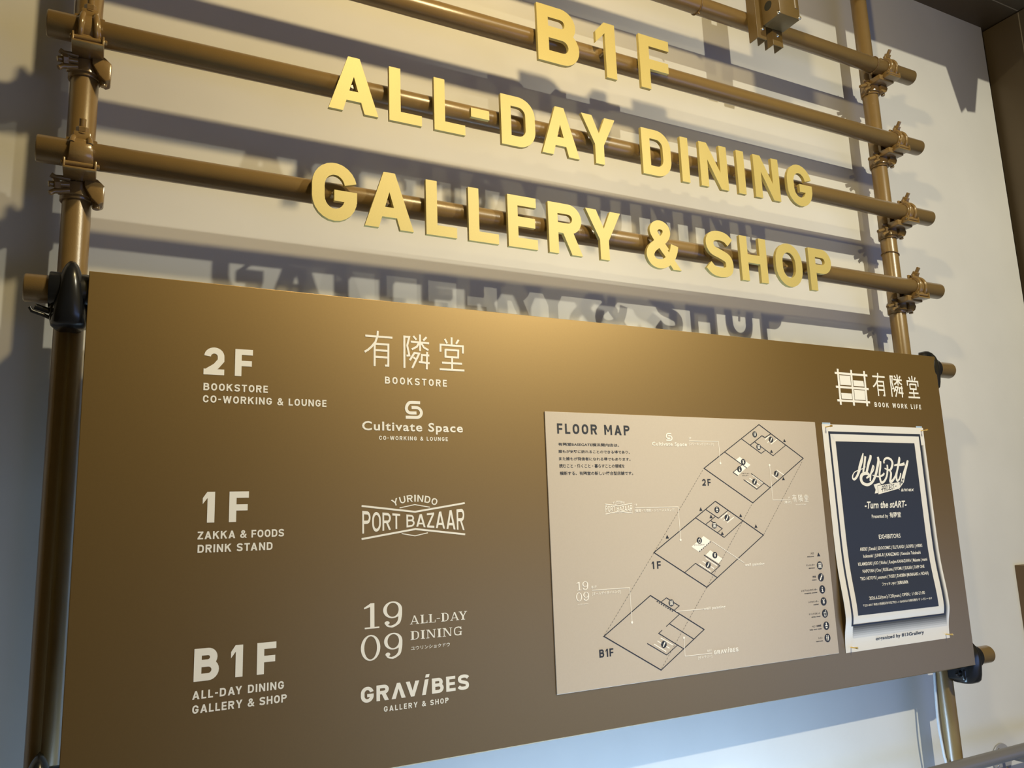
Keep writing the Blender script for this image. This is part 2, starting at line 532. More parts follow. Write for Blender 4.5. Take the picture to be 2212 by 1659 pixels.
def slab(ch, W=None, w=.15):
    """slab serif capitals and old-style numerals"""
    W = SERIF_W[ch]
    R = lambda *q: [rect(*q)]
    s, c, th = .065, W / 2, .075
    if ch == 'I':
        return R(c - w / 2, 0, c + w / 2, 1) + R(0, 0, W, s) + R(0, 1 - s, W, 1)
    if ch == 'L':
        return R(.11, 0, .11 + w, 1) + R(0, 1 - s, .38, 1) + R(0, 0, W, s) + R(W - s, 0, W, .30)
    if ch == 'D':
        return R(.10, 0, .10 + w, 1) + R(0, 0, .40, s) + R(0, 1 - s, .40, 1) + stroke(spline([(.2, 1 - s / 2), (W * .55, .955), (W * .82, .80), (W - w / 2, .5), (W * .82, .20), (W * .55, .045), (.2, s / 2)]), [.065] * 6 + [.09] * 6 + [.13] * 12 + [.09] * 6 + [.065] * 7)
    if ch == 'A':
        return [[(.10, 0), (.18, 0), (.52, 1), (.44, 1)], [(.76, 0), (.92, 0), (.56, 1), (.40, 1)]] + R(.26, .27, .74, .34) + R(0, 0, .30, s) + R(.64, 0, W, s)
    if ch == 'Y':
        return R(c - w / 2, 0, c + w / 2, .45) + R(c - .22, 0, c + .22, s) + [[(.08, 1), (.25, 1), (c + w / 2, .42), (c - w / 2, .42)], [(W - .08, 1), (W - .17, 1), (c - .02, .42), (c + w / 2, .42)]] + R(0, 1 - s, .36, 1) + R(W - .32, 1 - s, W, 1)
    if ch == 'N':
        return R(.11, 0, .11 + th, 1) + R(W - .11 - th, 0, W - .11, 1) + [[(.10, 1), (.28, 1), (W - .10, 0), (W - .24, 0)]] + R(0, 0, .30, s) + R(0, 1 - s, .26, 1) + R(W - .30, 1 - s, W, 1)
    if ch == 'G':
        return stroke(spline([(W * .90, .72), (W * .74, .93), (W * .48, .96), (W * .2, .84), (w / 2, .5), (W * .2, .16), (W * .48, .04), (W * .72, .09), (W * .84, .30)]), .11) + R(W * .78, .0, W * .92, .46) + R(W * .58, .40, W, .46) + R(W * .84, .70, W * .92, 1)
    if ch == '-':
        return R(0, .36, W, .45)
    if ch == '1':
        return R(.20, 0, .20 + .14, 1) + R(.02, 0, W, .06) + [[(0, .78), (0, .84), (.22, 1), (.33, 1), (.22, .86)]]
    if ch == '0':
        o = [(c + c * math.cos(k * math.pi / 20), .5 + .51 * math.sin(k * math.pi / 20)) for k in range(40)]
        i = [(c + (c - .115) * math.cos(k * math.pi / 20), .5 + .455 * math.sin(k * math.pi / 20)) for k in range(40)]
        return [[o[k], o[(k + 1) % 40], i[(k + 1) % 40], i[k]] for k in range(40)]
    if ch == '9':
        r = .335
        o = [(c + c * math.cos(k * math.pi / 20), .675 + r * math.sin(k * math.pi / 20)) for k in range(40)]
        i = [(c + (c - .12) * math.cos(k * math.pi / 20), .675 + (r - .055) * math.sin(k * math.pi / 20)) for k in range(40)]
        out = [[o[k], o[(k + 1) % 40], i[(k + 1) % 40], i[k]] for k in range(40)]
        out += stroke(spline([(W - .06, .68), (W - .07, .42), (W * .80, .16), (W * .50, .02), (W * .24, .05), (W * .14, .16)]), [.12] * 8 + [.11] * 6 + [.09] * 6 + [.07] * 11)
        out.append([(W * .20 + .085 * math.cos(k * math.pi / 8), .165 + .075 * math.sin(k * math.pi / 8)) for k in range(16)])
        return out
    raise KeyError(ch)

KERN = {'AY': -.16, 'YA': -.16, 'LY': -.14, 'AV': -.15, 'VA': -.15, 'LL': 0, 'TA': -.1, 'AT': -.1, 'AW': -.08, 'WO': -.03, 'PA': -.08}

def set_line(fl, s, x0, x1, zb, cap, fn=None, w=.205, style='din', gap=None, warp=None):
    """sets a line of the drawn capitals so that it spans x0..x1"""
    gap = {'din': .165, 'big': .36, 'slab': .13, 'grav': .16}.get(style, .165) if gap is None else gap
    table, draw = (SERIF_W, slab) if style == 'slab' else (DW, glyph)
    wd = lambda ch: .47 if (style == 'grav' and ch == 'I') else table[ch]
    if style == 'din' and warp is None:      # keep the letters' own widths, open or close the spacing
        gap = min(.46, max(.09, ((x1 - x0) / cap - sum(wd(ch) for ch in s)) / (len(s) - 1)))
    x, items = 0.0, []
    for i, ch in enumerate(s):
        if ch != ' ':
            items.append((ch, x))
        x += wd(ch)
        if i < len(s) - 1:
            x += gap + KERN.get(s[i:i + 2], 0.0) * (1 if style != 'big' else 0) + (.085 if style == 'big' and ch == '1' else 0)
    k = (x1 - x0) / x
    for ch, xx in items:
        c2 = 'Λ' if (style == 'grav' and ch == 'A') else ch
        c2 = 'i' if (style == 'grav' and ch == 'I') else c2
        # stroke weight kept even when the line is squeezed
        v, f = union2d(draw(c2, table.get(ch if c2 == 'Λ' else c2), w))
        g = (lambda a: (x0 + (xx + a[0]) * k, zb + a[1] * cap)) if warp is None else (lambda a: warp(x0 + (xx + a[0]) * k, a[1]))
        fl.tris(v, f, g if fn is None else (lambda a: fn(g(a))))

def set_font(fl, s, x0, x1, zb, cap, bold=0.0, shear=0.0, cjk=False, space=1.0):
    """sets a line in Blender's own interface font, fitted to x0..x1"""
    cu = bpy.data.curves.new('line', 'FONT')
    cu.body = s
    cu.size = 1.0
    cu.offset = bold
    cu.shear = shear
    cu.space_character = space
    cu.resolution_u = 3
    o = bpy.data.objects.new('line', cu)
    COL.objects.link(o)
    dg = bpy.context.evaluated_depsgraph_get()
    me = bpy.data.meshes.new_from_object(o.evaluated_get(dg))
    vs = [(v.co.x, v.co.y) for v in me.vertices]
    fs = [list(p.vertices) for p in me.polygons]
    bpy.data.objects.remove(o)
    bpy.data.curves.remove(cu)
    bpy.data.meshes.remove(me)
    if not vs:
        return
    lo, hi = min(v[0] for v in vs), max(v[0] for v in vs)
    kx = (x1 - x0) / (hi - lo)
    if cjk:
        kz, zo = cap / 0.90, -0.07
    else:
        kz, zo = cap / (0.70 + bold), 0.0
    fl.tris(vs, fs, lambda a: (x0 + (a[0] - lo) * kx, zb + (a[1] - zo) * kz))

def put(fl, style, s, x0, x1, zb, cap):
    if style in ('din', 'big') and all(ch in DW for ch in s):
        set_line(fl, s, x0, x1, zb, cap, style=style, w=.20 if style == 'din' else .225)
    elif style == 'slab':
        set_line(fl, s, x0, x1, zb, cap, style='slab')
    elif style == 'grav':
        set_line(fl, s, x0, x1, zb, cap, style='grav', w=.215)
    elif style in ('cjk', 'cjkb'):
        plain = all(ord(ch) < 128 for ch in s)
        set_font(fl, s, x0, x1, zb, cap, cjk=not plain, bold=.012 if style == 'cjk' else .018)
    elif style == 'heavy':
        set_font(fl, s, x0, x1, zb, cap, bold=.020, space=1.06)
    elif style == 'script':
        set_font(fl, s, x0, x1, zb, cap, bold=.028 if len(s) > 6 else .012, shear=.3, space=1.03)
    elif style == 'serif':
        set_font(fl, s, x0, x1, zb, cap, bold=.01)
    else:
        set_font(fl, s, x0, x1, zb, cap, bold=.022, space=1.14)

# ------------------------------------------------------------------ the sign's lettering and drawing, in metres on the panel (x from its left edge, z from its lower edge)
PANEL_TEXT = [
    ('big', '2F', 0.1898, 0.2746, 0.7153, 0.0504),
    ('din', 'BOOKSTORE', 0.1906, 0.3026, 0.6865, 0.0133),
    ('din', 'CO-WORKING & LOUNGE', 0.1904, 0.4119, 0.6643, 0.0133),
    ('din', 'BOOKSTORE', 0.5283, 0.6612, 0.7157, 0.0143),
    ('sans', 'Cultivate Space', 0.4815, 0.6947, 0.6222, 0.0175),
    ('din', 'CO-WORKING & LOUNGE', 0.5156, 0.6608, 0.6033, 0.0079),
    ('big', '1F', 0.1956, 0.273, 0.4526, 0.0534),
    ('din', 'ZAKKA & FOODS', 0.1891, 0.3357, 0.4244, 0.0134),
    ('din', 'DRINK STAND', 0.1898, 0.3158, 0.4016, 0.0136),
    ('big', 'B1F', 0.1902, 0.3253, 0.1899, 0.0529),
    ('din', 'ALL-DAY DINING', 0.189, 0.3395, 0.1616, 0.0133),
    ('din', 'GALLERY & SHOP', 0.1898, 0.3446, 0.1391, 0.0132),
    ('slab', '19', 0.4842, 0.5589, 0.2494, 0.0459),
    ('slab', '09', 0.478, 0.5587, 0.1927, 0.0452),
    ('slab', 'ALL-DAY', 0.5741, 0.6938, 0.2505, 0.0159),
    ('slab', 'DINING', 0.5751, 0.682, 0.222, 0.0159),
    ('cjk', 'ユウリンショクドウ', 0.5757, 0.6557, 0.2031, 0.0071),
    ('grav', 'GRAVIBES', 0.4778, 0.6939, 0.1197, 0.0276),
    ('din', 'GALLERY & SHOP', 0.5214, 0.6504, 0.0995, 0.0096),
    ('din', 'BOOK WORK LIFE', 1.957, 2.1559, 0.7226, 0.0133),
]
MAP_TEXT = [
    ('din', 'FLOOR MAP', 0.9187, 1.1115, 0.6242, 0.0224),
    ('cjk', '有隣堂BASEGATE横浜関内店は、', 0.9193, 1.0799, 0.5977, 0.0066),
    ('cjk', '誰もが気軽に訪れることのできる場であり、', 0.9196, 1.1083, 0.5818, 0.0069),
    ('cjk', 'また誰もが発信者になれる場でもあります。', 0.9198, 1.109, 0.5659, 0.007),
    ('cjk', '読むこと・働くこと・暮らすことの領域を', 0.9198, 1.0917, 0.55, 0.0076),
    ('cjk', '横断する、有隣堂の新しい複合型店舗です。', 0.9201, 1.1139, 0.5339, 0.0075),
]
MAP_WHITE_TEXT = [
    ('sans', 'Cultivate Space', 1.1731, 1.2754, 0.6019, 0.0086),
    ('cjk', '2F', 1.2823, 1.2899, 0.6188, 0.0052),
    ('cjk', '[コワーキングスペース]', 1.2819, 1.3576, 0.6041, 0.0066),
    ('cjk', '2F', 1.5874, 1.5943, 0.4733, 0.0042),
    ('cjk', '[書店]', 1.5725, 1.5968, 0.4614, 0.0062),
    ('cjk', 'BOOKSTORE', 1.6124, 1.6487, 0.4559, 0.003),
    ('cjk', '1F', 1.1133, 1.1195, 0.4637, 0.0047),
    ('cjk', '[雑貨・食物販・ジューススタンド]', 1.1122, 1.2255, 0.4499, 0.0066),
    ('din', 'wall painting', 1.4248, 1.4879, 0.3147, 0.0067),
    ('cjk', 'B1F', 0.9858, 0.9987, 0.2908, 0.0056),
    ('cjk', '[オールデイダイニング]', 0.9867, 1.0608, 0.2766, 0.0064),
    ('slab', '19', 0.9487, 0.9777, 0.289, 0.0176),
    ('slab', '09', 0.9458, 0.9785, 0.2667, 0.0176),
    ('cjk', 'ALL-DAY DINING', 0.9487, 0.9758, 0.2592, 0.002),
    ('din', 'wall painting', 1.2881, 1.3537, 0.2233, 0.0062),
    ('cjk', 'B1F', 1.2899, 1.3024, 0.1302, 0.0047),
    ('cjk', '[ギャラリー]', 1.2621, 1.3023, 0.1171, 0.0064),
    ('grav', 'GRAVIBES', 1.3088, 1.3825, 0.1227, 0.0086),
]
MAP_DARK_TEXT = [
    ('din', '2F', 1.3135, 1.3397, 0.5078, 0.0159),
    ('cjk', 'レセプション', 1.4405, 1.4651, 0.5352, 0.0033),
    ('cjk', 'カウンター', 1.4418, 1.4623, 0.5302, 0.0033),
    ('din', '1F', 1.1495, 1.1748, 0.3226, 0.0165),
    ('cjk', 'ドリンクスタンド', 1.2752, 1.3053, 0.3684, 0.0039),
    ('din', 'B1F', 0.997, 1.0331, 0.1471, 0.0164),
    ('cjk', '入口', 1.6473, 1.6587, 0.3321, 0.005),
    ('sans', 'entrance', 1.6351, 1.6583, 0.3256, 0.0033),
    ('cjk', 'エレベーター', 1.6284, 1.6586, 0.3034, 0.0049),
    ('sans', 'elevator', 1.6365, 1.6582, 0.2971, 0.0032),
    ('cjk', '階段', 1.647, 1.6584, 0.274, 0.0049),
    ('sans', 'stairs', 1.6438, 1.6589, 0.2677, 0.0033),
    ('cjk', 'レセプションカウンター', 1.603, 1.6585, 0.2427, 0.0049),
    ('sans', 'reception counter', 1.6124, 1.6581, 0.2367, 0.0032),
    ('cjk', 'レジカウンター', 1.6238, 1.6593, 0.214, 0.0048),
    ('sans', 'cashier', 1.6401, 1.6589, 0.2078, 0.0032),
    ('cjk', 'ドリンクスタンド', 1.6217, 1.659, 0.1846, 0.0048),
    ('sans', 'drink stand', 1.6291, 1.6595, 0.1784, 0.0032),
    ('cjk', 'ベビー休憩室', 1.6272, 1.6593, 0.1549, 0.0047),
    ('sans', 'baby care room', 1.6187, 1.6593, 0.1486, 0.0032),
    ('cjk', 'トイレ', 1.6462, 1.6597, 0.1257, 0.0047),
    ('sans', 'restroom', 1.6364, 1.6597, 0.1194, 0.0032),
]
POSTER_TEXT = [
    ('script', '-Turn the stART-', 1.8682, 2.0386, 0.443, 0.0184),
    ('serif', 'Presented by', 1.8915, 1.9564, 0.4165, 0.0094),
    ('cjkb', '有隣堂', 1.9629, 2.0095, 0.4161, 0.0141),
    ('script', 'annex', 2.0225, 2.0782, 0.4867, 0.0108),
    ('heavy', 'EXHIBITORS', 1.9099, 1.9974, 0.3609, 0.0113),
    ('heavy', 'ABEBE | Denali | EDOCOMIC | ELLYLAND | GOSPEL | HIBIKI', 1.8305, 2.0818, 0.3327, 0.0085),
    ('heavy', 'hokosuki | JUNK-R | KAREZMAD | Kensuke Takahashi', 1.8399, 2.0706, 0.3145, 0.0084),
    ('heavy', 'KILAMIDORI | KIO | Kioko | Koujiro KANAZAWA | Makoto | mami', 1.8162, 2.0938, 0.2948, 0.0084),
    ('heavy', 'NAPOYAN | Ono | RUSKone | RYOMU | SUGAR | TAPP ONE', 1.8286, 2.0767, 0.2761, 0.0084),
    ('heavy', 'TKO ARTOYS | unomori | YUSEI | ZAKI884 (MURASAKI x NOAH)', 1.8147, 2.0878, 0.2578, 0.0083),
    ('cjkb', 'ファッキンJAY | 加賀谷真角', 1.8932, 1.9965, 0.2393, 0.0083),
    ('serif', '2026.6.23(tue.)-7.20(mon.) OPEN : 11:00-21:00', 1.8339, 2.0559, 0.2075, 0.0082),
    ('serif', '〒231-0017 神奈川県横浜市中区港町1-1-1BASEGATE横浜関内 ザ レガシー B1F', 1.8065, 2.0809, 0.1923, 0.0052),
]
POSTER_FOOT = [
    ('heavy', 'organized by 813Grallery', 1.8527, 2.0445, 0.1038, 0.0085),
]
KANJI = [
    [(0.4884, 0.8104), (0.5448, 0.8104)],
    [(0.5143, 0.8221), (0.5136, 0.8113), (0.5092, 0.7989), (0.5011, 0.7887), (0.4939, 0.7819), (0.487, 0.7774)],
    [(0.5077, 0.7959), (0.5073, 0.7498)],
    [(0.5077, 0.7953), (0.5361, 0.7955), (0.5355, 0.7522), (0.5286, 0.7521)],
    [(0.5091, 0.7825), (0.535, 0.7824)],
    [(0.509, 0.7689), (0.5349, 0.7688)],
    [(0.5701, 0.8171), (0.5695, 0.7498)],
    [(0.5679, 0.8148), (0.5806, 0.8148), (0.576, 0.7967), (0.5804, 0.7763), (0.574, 0.7756)],
    [(0.5837, 0.8054), (0.6238, 0.8047)],
    [(0.6039, 0.8218), (0.6036, 0.7868)],
    [(0.5894, 0.8176), (0.596, 0.81)],
    [(0.6184, 0.8175), (0.6108, 0.8096)],
    [(0.6016, 0.8043), (0.5967, 0.7957), (0.5856, 0.7892)],
    [(0.6067, 0.8039), (0.612, 0.7952), (0.6221, 0.7902)],
    [(0.5919, 0.7833), (0.5811, 0.7663)],
    [(0.5909, 0.7823), (0.6015, 0.7817), (0.5862, 0.7505)],
    [(0.5887, 0.7732), (0.5949, 0.7692)],
    [(0.6052, 0.7792), (0.6237, 0.7791)],
    [(0.6004, 0.7642), (0.6242, 0.7629)],
    [(0.619, 0.7862), (0.6176, 0.7498)],
    [(0.6074, 0.7769), (0.6063, 0.7646)],
    [(0.6743, 0.8215), (0.6739, 0.8061)],
    [(0.6586, 0.817), (0.6639, 0.8077)],
    [(0.6902, 0.8174), (0.684, 0.808)],
    [(0.6486, 0.7888), (0.6489, 0.8039), (0.6996, 0.804), (0.6992, 0.7884)],
    [(0.6599, 0.7942), (0.6887, 0.7941), (0.6879, 0.779), (0.6595, 0.7791), (0.6599, 0.7954)],
    [(0.6744, 0.7781), (0.6738, 0.7531)],
    [(0.6514, 0.7661), (0.6968, 0.7662)],
    [(0.6459, 0.7518), (0.7018, 0.7523)],
]
S_LOGO = [
    [(0.6019, 0.6799), (0.5819, 0.6798), (0.5769, 0.6773), (0.5738, 0.6729), (0.5726, 0.6674), (0.574, 0.6624), (0.5779, 0.6593), (0.5837, 0.6586), (0.5938, 0.6589)],
    [(0.5834, 0.6697), (0.5944, 0.6697), (0.6, 0.6676), (0.6036, 0.6629), (0.6042, 0.6582), (0.6019, 0.6533), (0.5977, 0.6505), (0.5927, 0.6497), (0.5709, 0.6496)],
]
BAZAAR_LINES = [
    [(0.556, 0.4709), (0.5874, 0.4767), (0.6192, 0.471)],
    [(0.4801, 0.4761), (0.5877, 0.4627), (0.6948, 0.4778)],
    [(0.4799, 0.4141), (0.5881, 0.4294), (0.694, 0.4155)],
    [(0.5596, 0.4216), (0.587, 0.4164), (0.6139, 0.4213)],
]
BAZAAR_ANCHOR = [
    [(0.5392, 0.4818), (0.6362, 0.4802)],
    [(0.5862, 0.4958), (0.586, 0.4824)],
    [(0.4814, 0.4672), (0.4813, 0.4238)],
    [(0.693, 0.467), (0.6918, 0.4246)],
    [(0.5856, 0.4564), (0.5853, 0.4345)],
]
GRID_LOGO = [
    [(1.8239, 0.8235), (1.8215, 0.7232)],
    [(1.8769, 0.8233), (1.8732, 0.7227)],
    [(1.9292, 0.8232), (1.9263, 0.723)],
    [(1.8108, 0.8112), (1.9411, 0.8111)],
    [(1.8096, 0.7727), (1.9401, 0.7723)],
    [(1.8093, 0.7352), (1.9396, 0.7346)],
]
GRID_BLOCKS = [
    [(1.8285, 0.8059), (1.8708, 0.8059), (1.8703, 0.7789), (1.8278, 0.7789)],
    [(1.8812, 0.7943), (1.922, 0.7944), (1.923, 0.7783), (1.8808, 0.7784)],
    [(1.8276, 0.7564), (1.8691, 0.7562), (1.8692, 0.7402), (1.8274, 0.7401)],
    [(1.8805, 0.7678), (1.923, 0.7676), (1.9221, 0.7399), (1.879, 0.7398)],
]
KANJI_SMALL_BOX = [
    [(1.9607, 0.8209), (2.157, 0.7541)],
    [(1.9835, 0.8222), (1.9763, 0.7533)],
    [(1.9594, 0.8093), (2.0131, 0.8101)],
    [(2.1048, 0.7541), (2.1573, 0.7556)],
]
F2_LINES = [
    [(1.5123, 0.6601), (1.6557, 0.5758), (1.4683, 0.4647), (1.3225, 0.5493), (1.5123, 0.6601)],
    [(1.4498, 0.6227), (1.5109, 0.5869), (1.5255, 0.5949)],
    [(1.492, 0.6162), (1.5507, 0.5816), (1.5972, 0.6087)],
    [(1.4764, 0.6075), (1.492, 0.6162), (1.5187, 0.6319), (1.5287, 0.6274), (1.5491, 0.637)],
    [(1.3913, 0.5891), (1.4592, 0.55)],
    [(1.4436, 0.5578), (1.4131, 0.5397), (1.427, 0.5315)],
    [(1.4709, 0.537), (1.53, 0.5016)],
    [(1.4449, 0.5216), (1.4855, 0.4979), (1.5116, 0.5126)],
]
F2_WHITE = [
    [(1.4383, 0.5779), (1.4717, 0.5579), (1.4577, 0.5496), (1.4246, 0.5695)],
    [(1.4437, 0.5582), (1.4565, 0.5504), (1.4285, 0.5321), (1.4131, 0.5397)],
]
F2_STAIRS = [
    [(1.4645, 0.5252), (1.4969, 0.5069)],
    [(1.4528, 0.5195), (1.4865, 0.5014)],
    [(1.475, 0.5324), (1.5088, 0.5126)],
    [(1.528, 0.6221), (1.545, 0.632)],
    [(1.5357, 0.6148), (1.5559, 0.6269)],
    [(1.5466, 0.6107), (1.5694, 0.6239)],
    [(1.5397, 0.5338), (1.561, 0.5211)],
    [(1.5584, 0.5456), (1.5813, 0.5329)],
]
F2_CALL = [
    [(1.2829, 0.6146), (1.374, 0.6145), (1.3747, 0.5616)],
    [(1.5351, 0.5576), (1.5354, 0.4707), (1.5962, 0.4698)],
]
F2_TRI = [
    [(1.5949, 0.6201)],
    [(1.5463, 0.5919)],
    [(1.5785, 0.5227)],
]
F2_ICONS = [
    [(1.4948, 0.6348)],
    [(1.5487, 0.6225)],
    [(1.5045, 0.6031)],
    [(1.4486, 0.5651)],
    [(1.4342, 0.5469)],
    [(1.5558, 0.5361)],
    [(1.48, 0.5163)],
]
KANJI_MAP_BOX = [
    [(1.6024, 0.4834), (1.6588, 0.4641)],
    [(1.6161, 0.4832), (1.6072, 0.465)],
]
S_MAP_BOX = [
    [(1.2151, 0.6306), (1.2322, 0.615)],
]
F1_LINES = [
    [(1.3492, 0.4706), (1.4935, 0.3856), (1.3031, 0.2731), (1.1577, 0.3588), (1.3492, 0.4706)],
    [(1.3176, 0.4519), (1.3545, 0.4303), (1.386, 0.448)],
    [(1.2853, 0.4331), (1.3678, 0.3848), (1.4316, 0.4225)],
    [(1.314, 0.4167), (1.3298, 0.4257), (1.3454, 0.4347)],
    [(1.3298, 0.4257), (1.3638, 0.4056), (1.3478, 0.3963)],
    [(1.3018, 0.3468), (1.3479, 0.3198), (1.3202, 0.3041)],
    [(1.2418, 0.3103), (1.2746, 0.329), (1.3368, 0.2931)],
]
F1_WHITE = [
    [(1.305, 0.39), (1.3258, 0.3774), (1.2876, 0.3545), (1.2664, 0.3669)],
    [(1.3219, 0.3568), (1.3568, 0.3355), (1.3441, 0.3254), (1.3068, 0.346)],
]
F1_STAIRS = [
    [(1.3061, 0.3389), (1.3384, 0.3203)],
    [(1.2959, 0.3327), (1.3288, 0.3141)],
    [(1.2861, 0.3273), (1.3181, 0.3084)],
    [(1.3617, 0.4297), (1.3841, 0.4425)],
    [(1.3702, 0.424), (1.3913, 0.4363)],
    [(1.3801, 0.4187), (1.4027, 0.4313)],
]
F1_CALL = [
    [(1.113, 0.4596), (1.2357, 0.4594), (1.236, 0.3839)],
    [(1.3291, 0.3773), (1.423, 0.3228)],
]
F1_DASH = [
    [(1.3258, 0.3774), (1.287, 0.354)],
]
F1_TRI = [
    [(1.3028, 0.4518)],
    [(1.3324, 0.434)],
    [(1.1984, 0.3914)],
    [(1.4252, 0.4341)],
    [(1.4714, 0.4072)],
    [(1.3625, 0.3936)],
]
F1_ICONS = [
    [(1.3522, 0.4503)],
    [(1.3814, 0.4306)],
    [(1.3406, 0.414)],
    [(1.2914, 0.3803)],
    [(1.3346, 0.3447)],
    [(1.3121, 0.3236)],
]
BAZAAR_MAP_BOX = [
    [(1.0326, 0.4768), (1.1058, 0.4476)],
]
B1_LINES = [
    [(1.1402, 0.2657), (1.2855, 0.1801), (1.1563, 0.1051), (1.0109, 0.1898), (1.1402, 0.2657)],
    [(1.1681, 0.2496), (1.1842, 0.2577), (1.2186, 0.2375), (1.2032, 0.2288)],
    [(1.2177, 0.2192), (1.1779, 0.1957)],
    [(1.1873, 0.2013), (1.2529, 0.1623)],
    [(1.1661, 0.1889), (1.1561, 0.1831), (1.2222, 0.144)],
    [(1.1233, 0.1645), (1.1739, 0.1353), (1.2057, 0.153)],
]
B1_STAIRS = [
    [(1.1609, 0.1726), (1.1932, 0.1546)],
    [(1.1513, 0.1672), (1.1833, 0.1484)],
    [(1.1414, 0.1614), (1.1733, 0.1426)],
]
B1_CALL = [
    [(0.9867, 0.287), (1.0848, 0.2862), (1.0859, 0.2124)],
    [(1.2086, 0.226), (1.2869, 0.2254)],
    [(1.2254, 0.1671), (1.225, 0.1273), (1.3033, 0.1263)],
]
B1_DASH = [
    [(1.1553, 0.2529), (1.2014, 0.226)],
]
B1_ICONS = [
    [(1.1971, 0.2456)],
    [(1.1684, 0.1583)],
]
MAP_DOTS = [
    [(1.319, 0.5457), (1.1585, 0.3593), (1.0111, 0.1902)],
    [(1.4651, 0.4617), (1.3034, 0.2737), (1.1563, 0.1064)],
    [(1.6509, 0.5677), (1.4936, 0.3855)],
]
LEG_ICONS = [
    [(1.6758, 0.3033)],
    [(1.6757, 0.2738)],
    [(1.6761, 0.244)],
    [(1.6765, 0.2144)],
    [(1.6768, 0.185)],
    [(1.6772, 0.1553)],
    [(1.677, 0.1257)],
]
LEG_TRI = [
    [(1.6755, 0.3295)],
]
MAP_RECT = [
    [(0.8887, 0.6719), (1.7117, 0.6727), (1.7133, 0.0865), (0.8913, 0.0841)],
]
POSTER_LEFT = [
    [(1.7401, 0.6701), (1.7405, 0.3902), (1.7381, 0.2548), (1.7363, 0.1758), (1.7368, 0.1402), (1.7395, 0.084)],
]
POSTER_RIGHT = [
    [(2.1533, 0.6654), (2.1472, 0.4143), (2.1506, 0.347), (2.1514, 0.2487), (2.1533, 0.1763), (2.1487, 0.1402), (2.1507, 0.0811)],
]
POSTER_FRAMES = [
    [(1.7603, 0.6491), (2.1331, 0.649), (2.1364, 0.1472), (1.7597, 0.1454)],
    [(1.7679, 0.6429), (2.1275, 0.6419), (2.1283, 0.1496), (1.7655, 0.1519)],
    [(1.7872, 0.6228), (2.1083, 0.6221), (2.1019, 0.1709), (1.7813, 0.1727)],
]
PINS = [
    [(1.7523, 0.6621), (1.7773, 0.6652)],
    [(2.1433, 0.6629), (2.1731, 0.6676)],
    [(1.7584, 0.0932), (1.7833, 0.0885)],
    [(2.1355, 0.0924), (2.1612, 0.0901)],
]
ART = [
    [(1.8861, 0.5917), (1.8772, 0.5726), (1.8663, 0.5532), (1.8627, 0.5445), (1.8518, 0.5291), (1.8408, 0.521), (1.8343, 0.5234), (1.8355, 0.5311), (1.8438, 0.5397), (1.8586, 0.545), (1.8806, 0.5503), (1.8891, 0.5547)],
    [(1.8932, 0.5835), (1.8869, 0.563), (1.8774, 0.5397)],
    [(1.9152, 0.5866), (1.9122, 0.5778), (1.9026, 0.5631), (1.8915, 0.5397)],
    [(1.9432, 0.582), (1.9442, 0.5711), (1.9368, 0.5534), (1.928, 0.5358), (1.9185, 0.5221), (1.9067, 0.5115), (1.8887, 0.5058), (1.8712, 0.5108), (1.8661, 0.5223), (1.8721, 0.5329), (1.8854, 0.5368), (1.8978, 0.5348), (1.8983, 0.529), (1.8875, 0.5242)],
    [(1.913, 0.5319), (1.9268, 0.5289), (1.9411, 0.5279), (1.9565, 0.5328), (1.9617, 0.5377)],
    [(1.9528, 0.5702), (1.9484, 0.5534), (1.9425, 0.5357), (1.9425, 0.5191), (1.9469, 0.5113), (1.9594, 0.5161), (1.9704, 0.5288), (1.9759, 0.5436), (1.9777, 0.5535), (1.9774, 0.5604)],
    [(1.9205, 0.5592), (1.9142, 0.5475), (1.906, 0.5329), (1.9017, 0.5154)],
    [(1.9213, 0.5592), (1.9231, 0.5534), (1.9179, 0.5436), (1.9078, 0.5348)],
    [(1.9664, 0.5643), (1.966, 0.5703), (1.9731, 0.5773), (1.9851, 0.5788), (1.9962, 0.5744), (2.0005, 0.5655), (1.9954, 0.5535), (1.9851, 0.5456), (1.9654, 0.5505)],
    [(1.9848, 0.5436), (1.9896, 0.5377), (1.9856, 0.5239), (1.9824, 0.514), (1.9916, 0.5159), (2.0058, 0.5287), (2.0159, 0.5436), (2.0229, 0.5576), (2.0306, 0.5747), (2.0321, 0.5827)],
    [(2.0067, 0.5585), (2.0205, 0.5606), (2.0355, 0.5607), (2.0512, 0.5637)],
    [(2.0159, 0.5436), (2.0102, 0.5287), (2.011, 0.5168), (2.0188, 0.5188), (2.0266, 0.5287), (2.0298, 0.5376)],
]
BRUSH = [
    [(2.066, 0.5739), (2.0695, 0.5719), (2.0664, 0.5638), (2.0481, 0.5306), (2.0385, 0.5117), (2.0262, 0.5019), (2.0215, 0.5009), (2.0248, 0.5108), (2.0345, 0.5307), (2.0577, 0.5658), (2.062, 0.5729)],
    [(2.0329, 0.5222), (2.0397, 0.5222), (2.0364, 0.5167), (2.0319, 0.5167)],
    [(2.0286, 0.5147), (2.0336, 0.5137), (2.032, 0.5088), (2.0266, 0.5083)],
]
RIBBON = [
    [(1.9136, 0.5062), (1.9381, 0.5108), (1.9431, 0.5059), (1.9282, 0.5036), (1.9269, 0.4833), (1.9138, 0.482), (1.9191, 0.4921)],
    [(1.9288, 0.5026), (2.0207, 0.5128), (2.0198, 0.5039), (2.0243, 0.4999), (2.016, 0.495), (2.0173, 0.4901), (2.0128, 0.4941), (1.9284, 0.4795)],
]
PROJECT = [
    [(1.9461, 0.4859), (1.9973, 0.4942)],
    [(1.949, 0.5025), (1.9997, 0.5075)],
    [(1.9415, 0.4928), (1.9467, 0.4935)],
    [(2.0007, 0.5011), (2.0053, 0.5017)],
]

# ================================================================== the setting
YW = 0.175            # the wall behind the scaffold frame

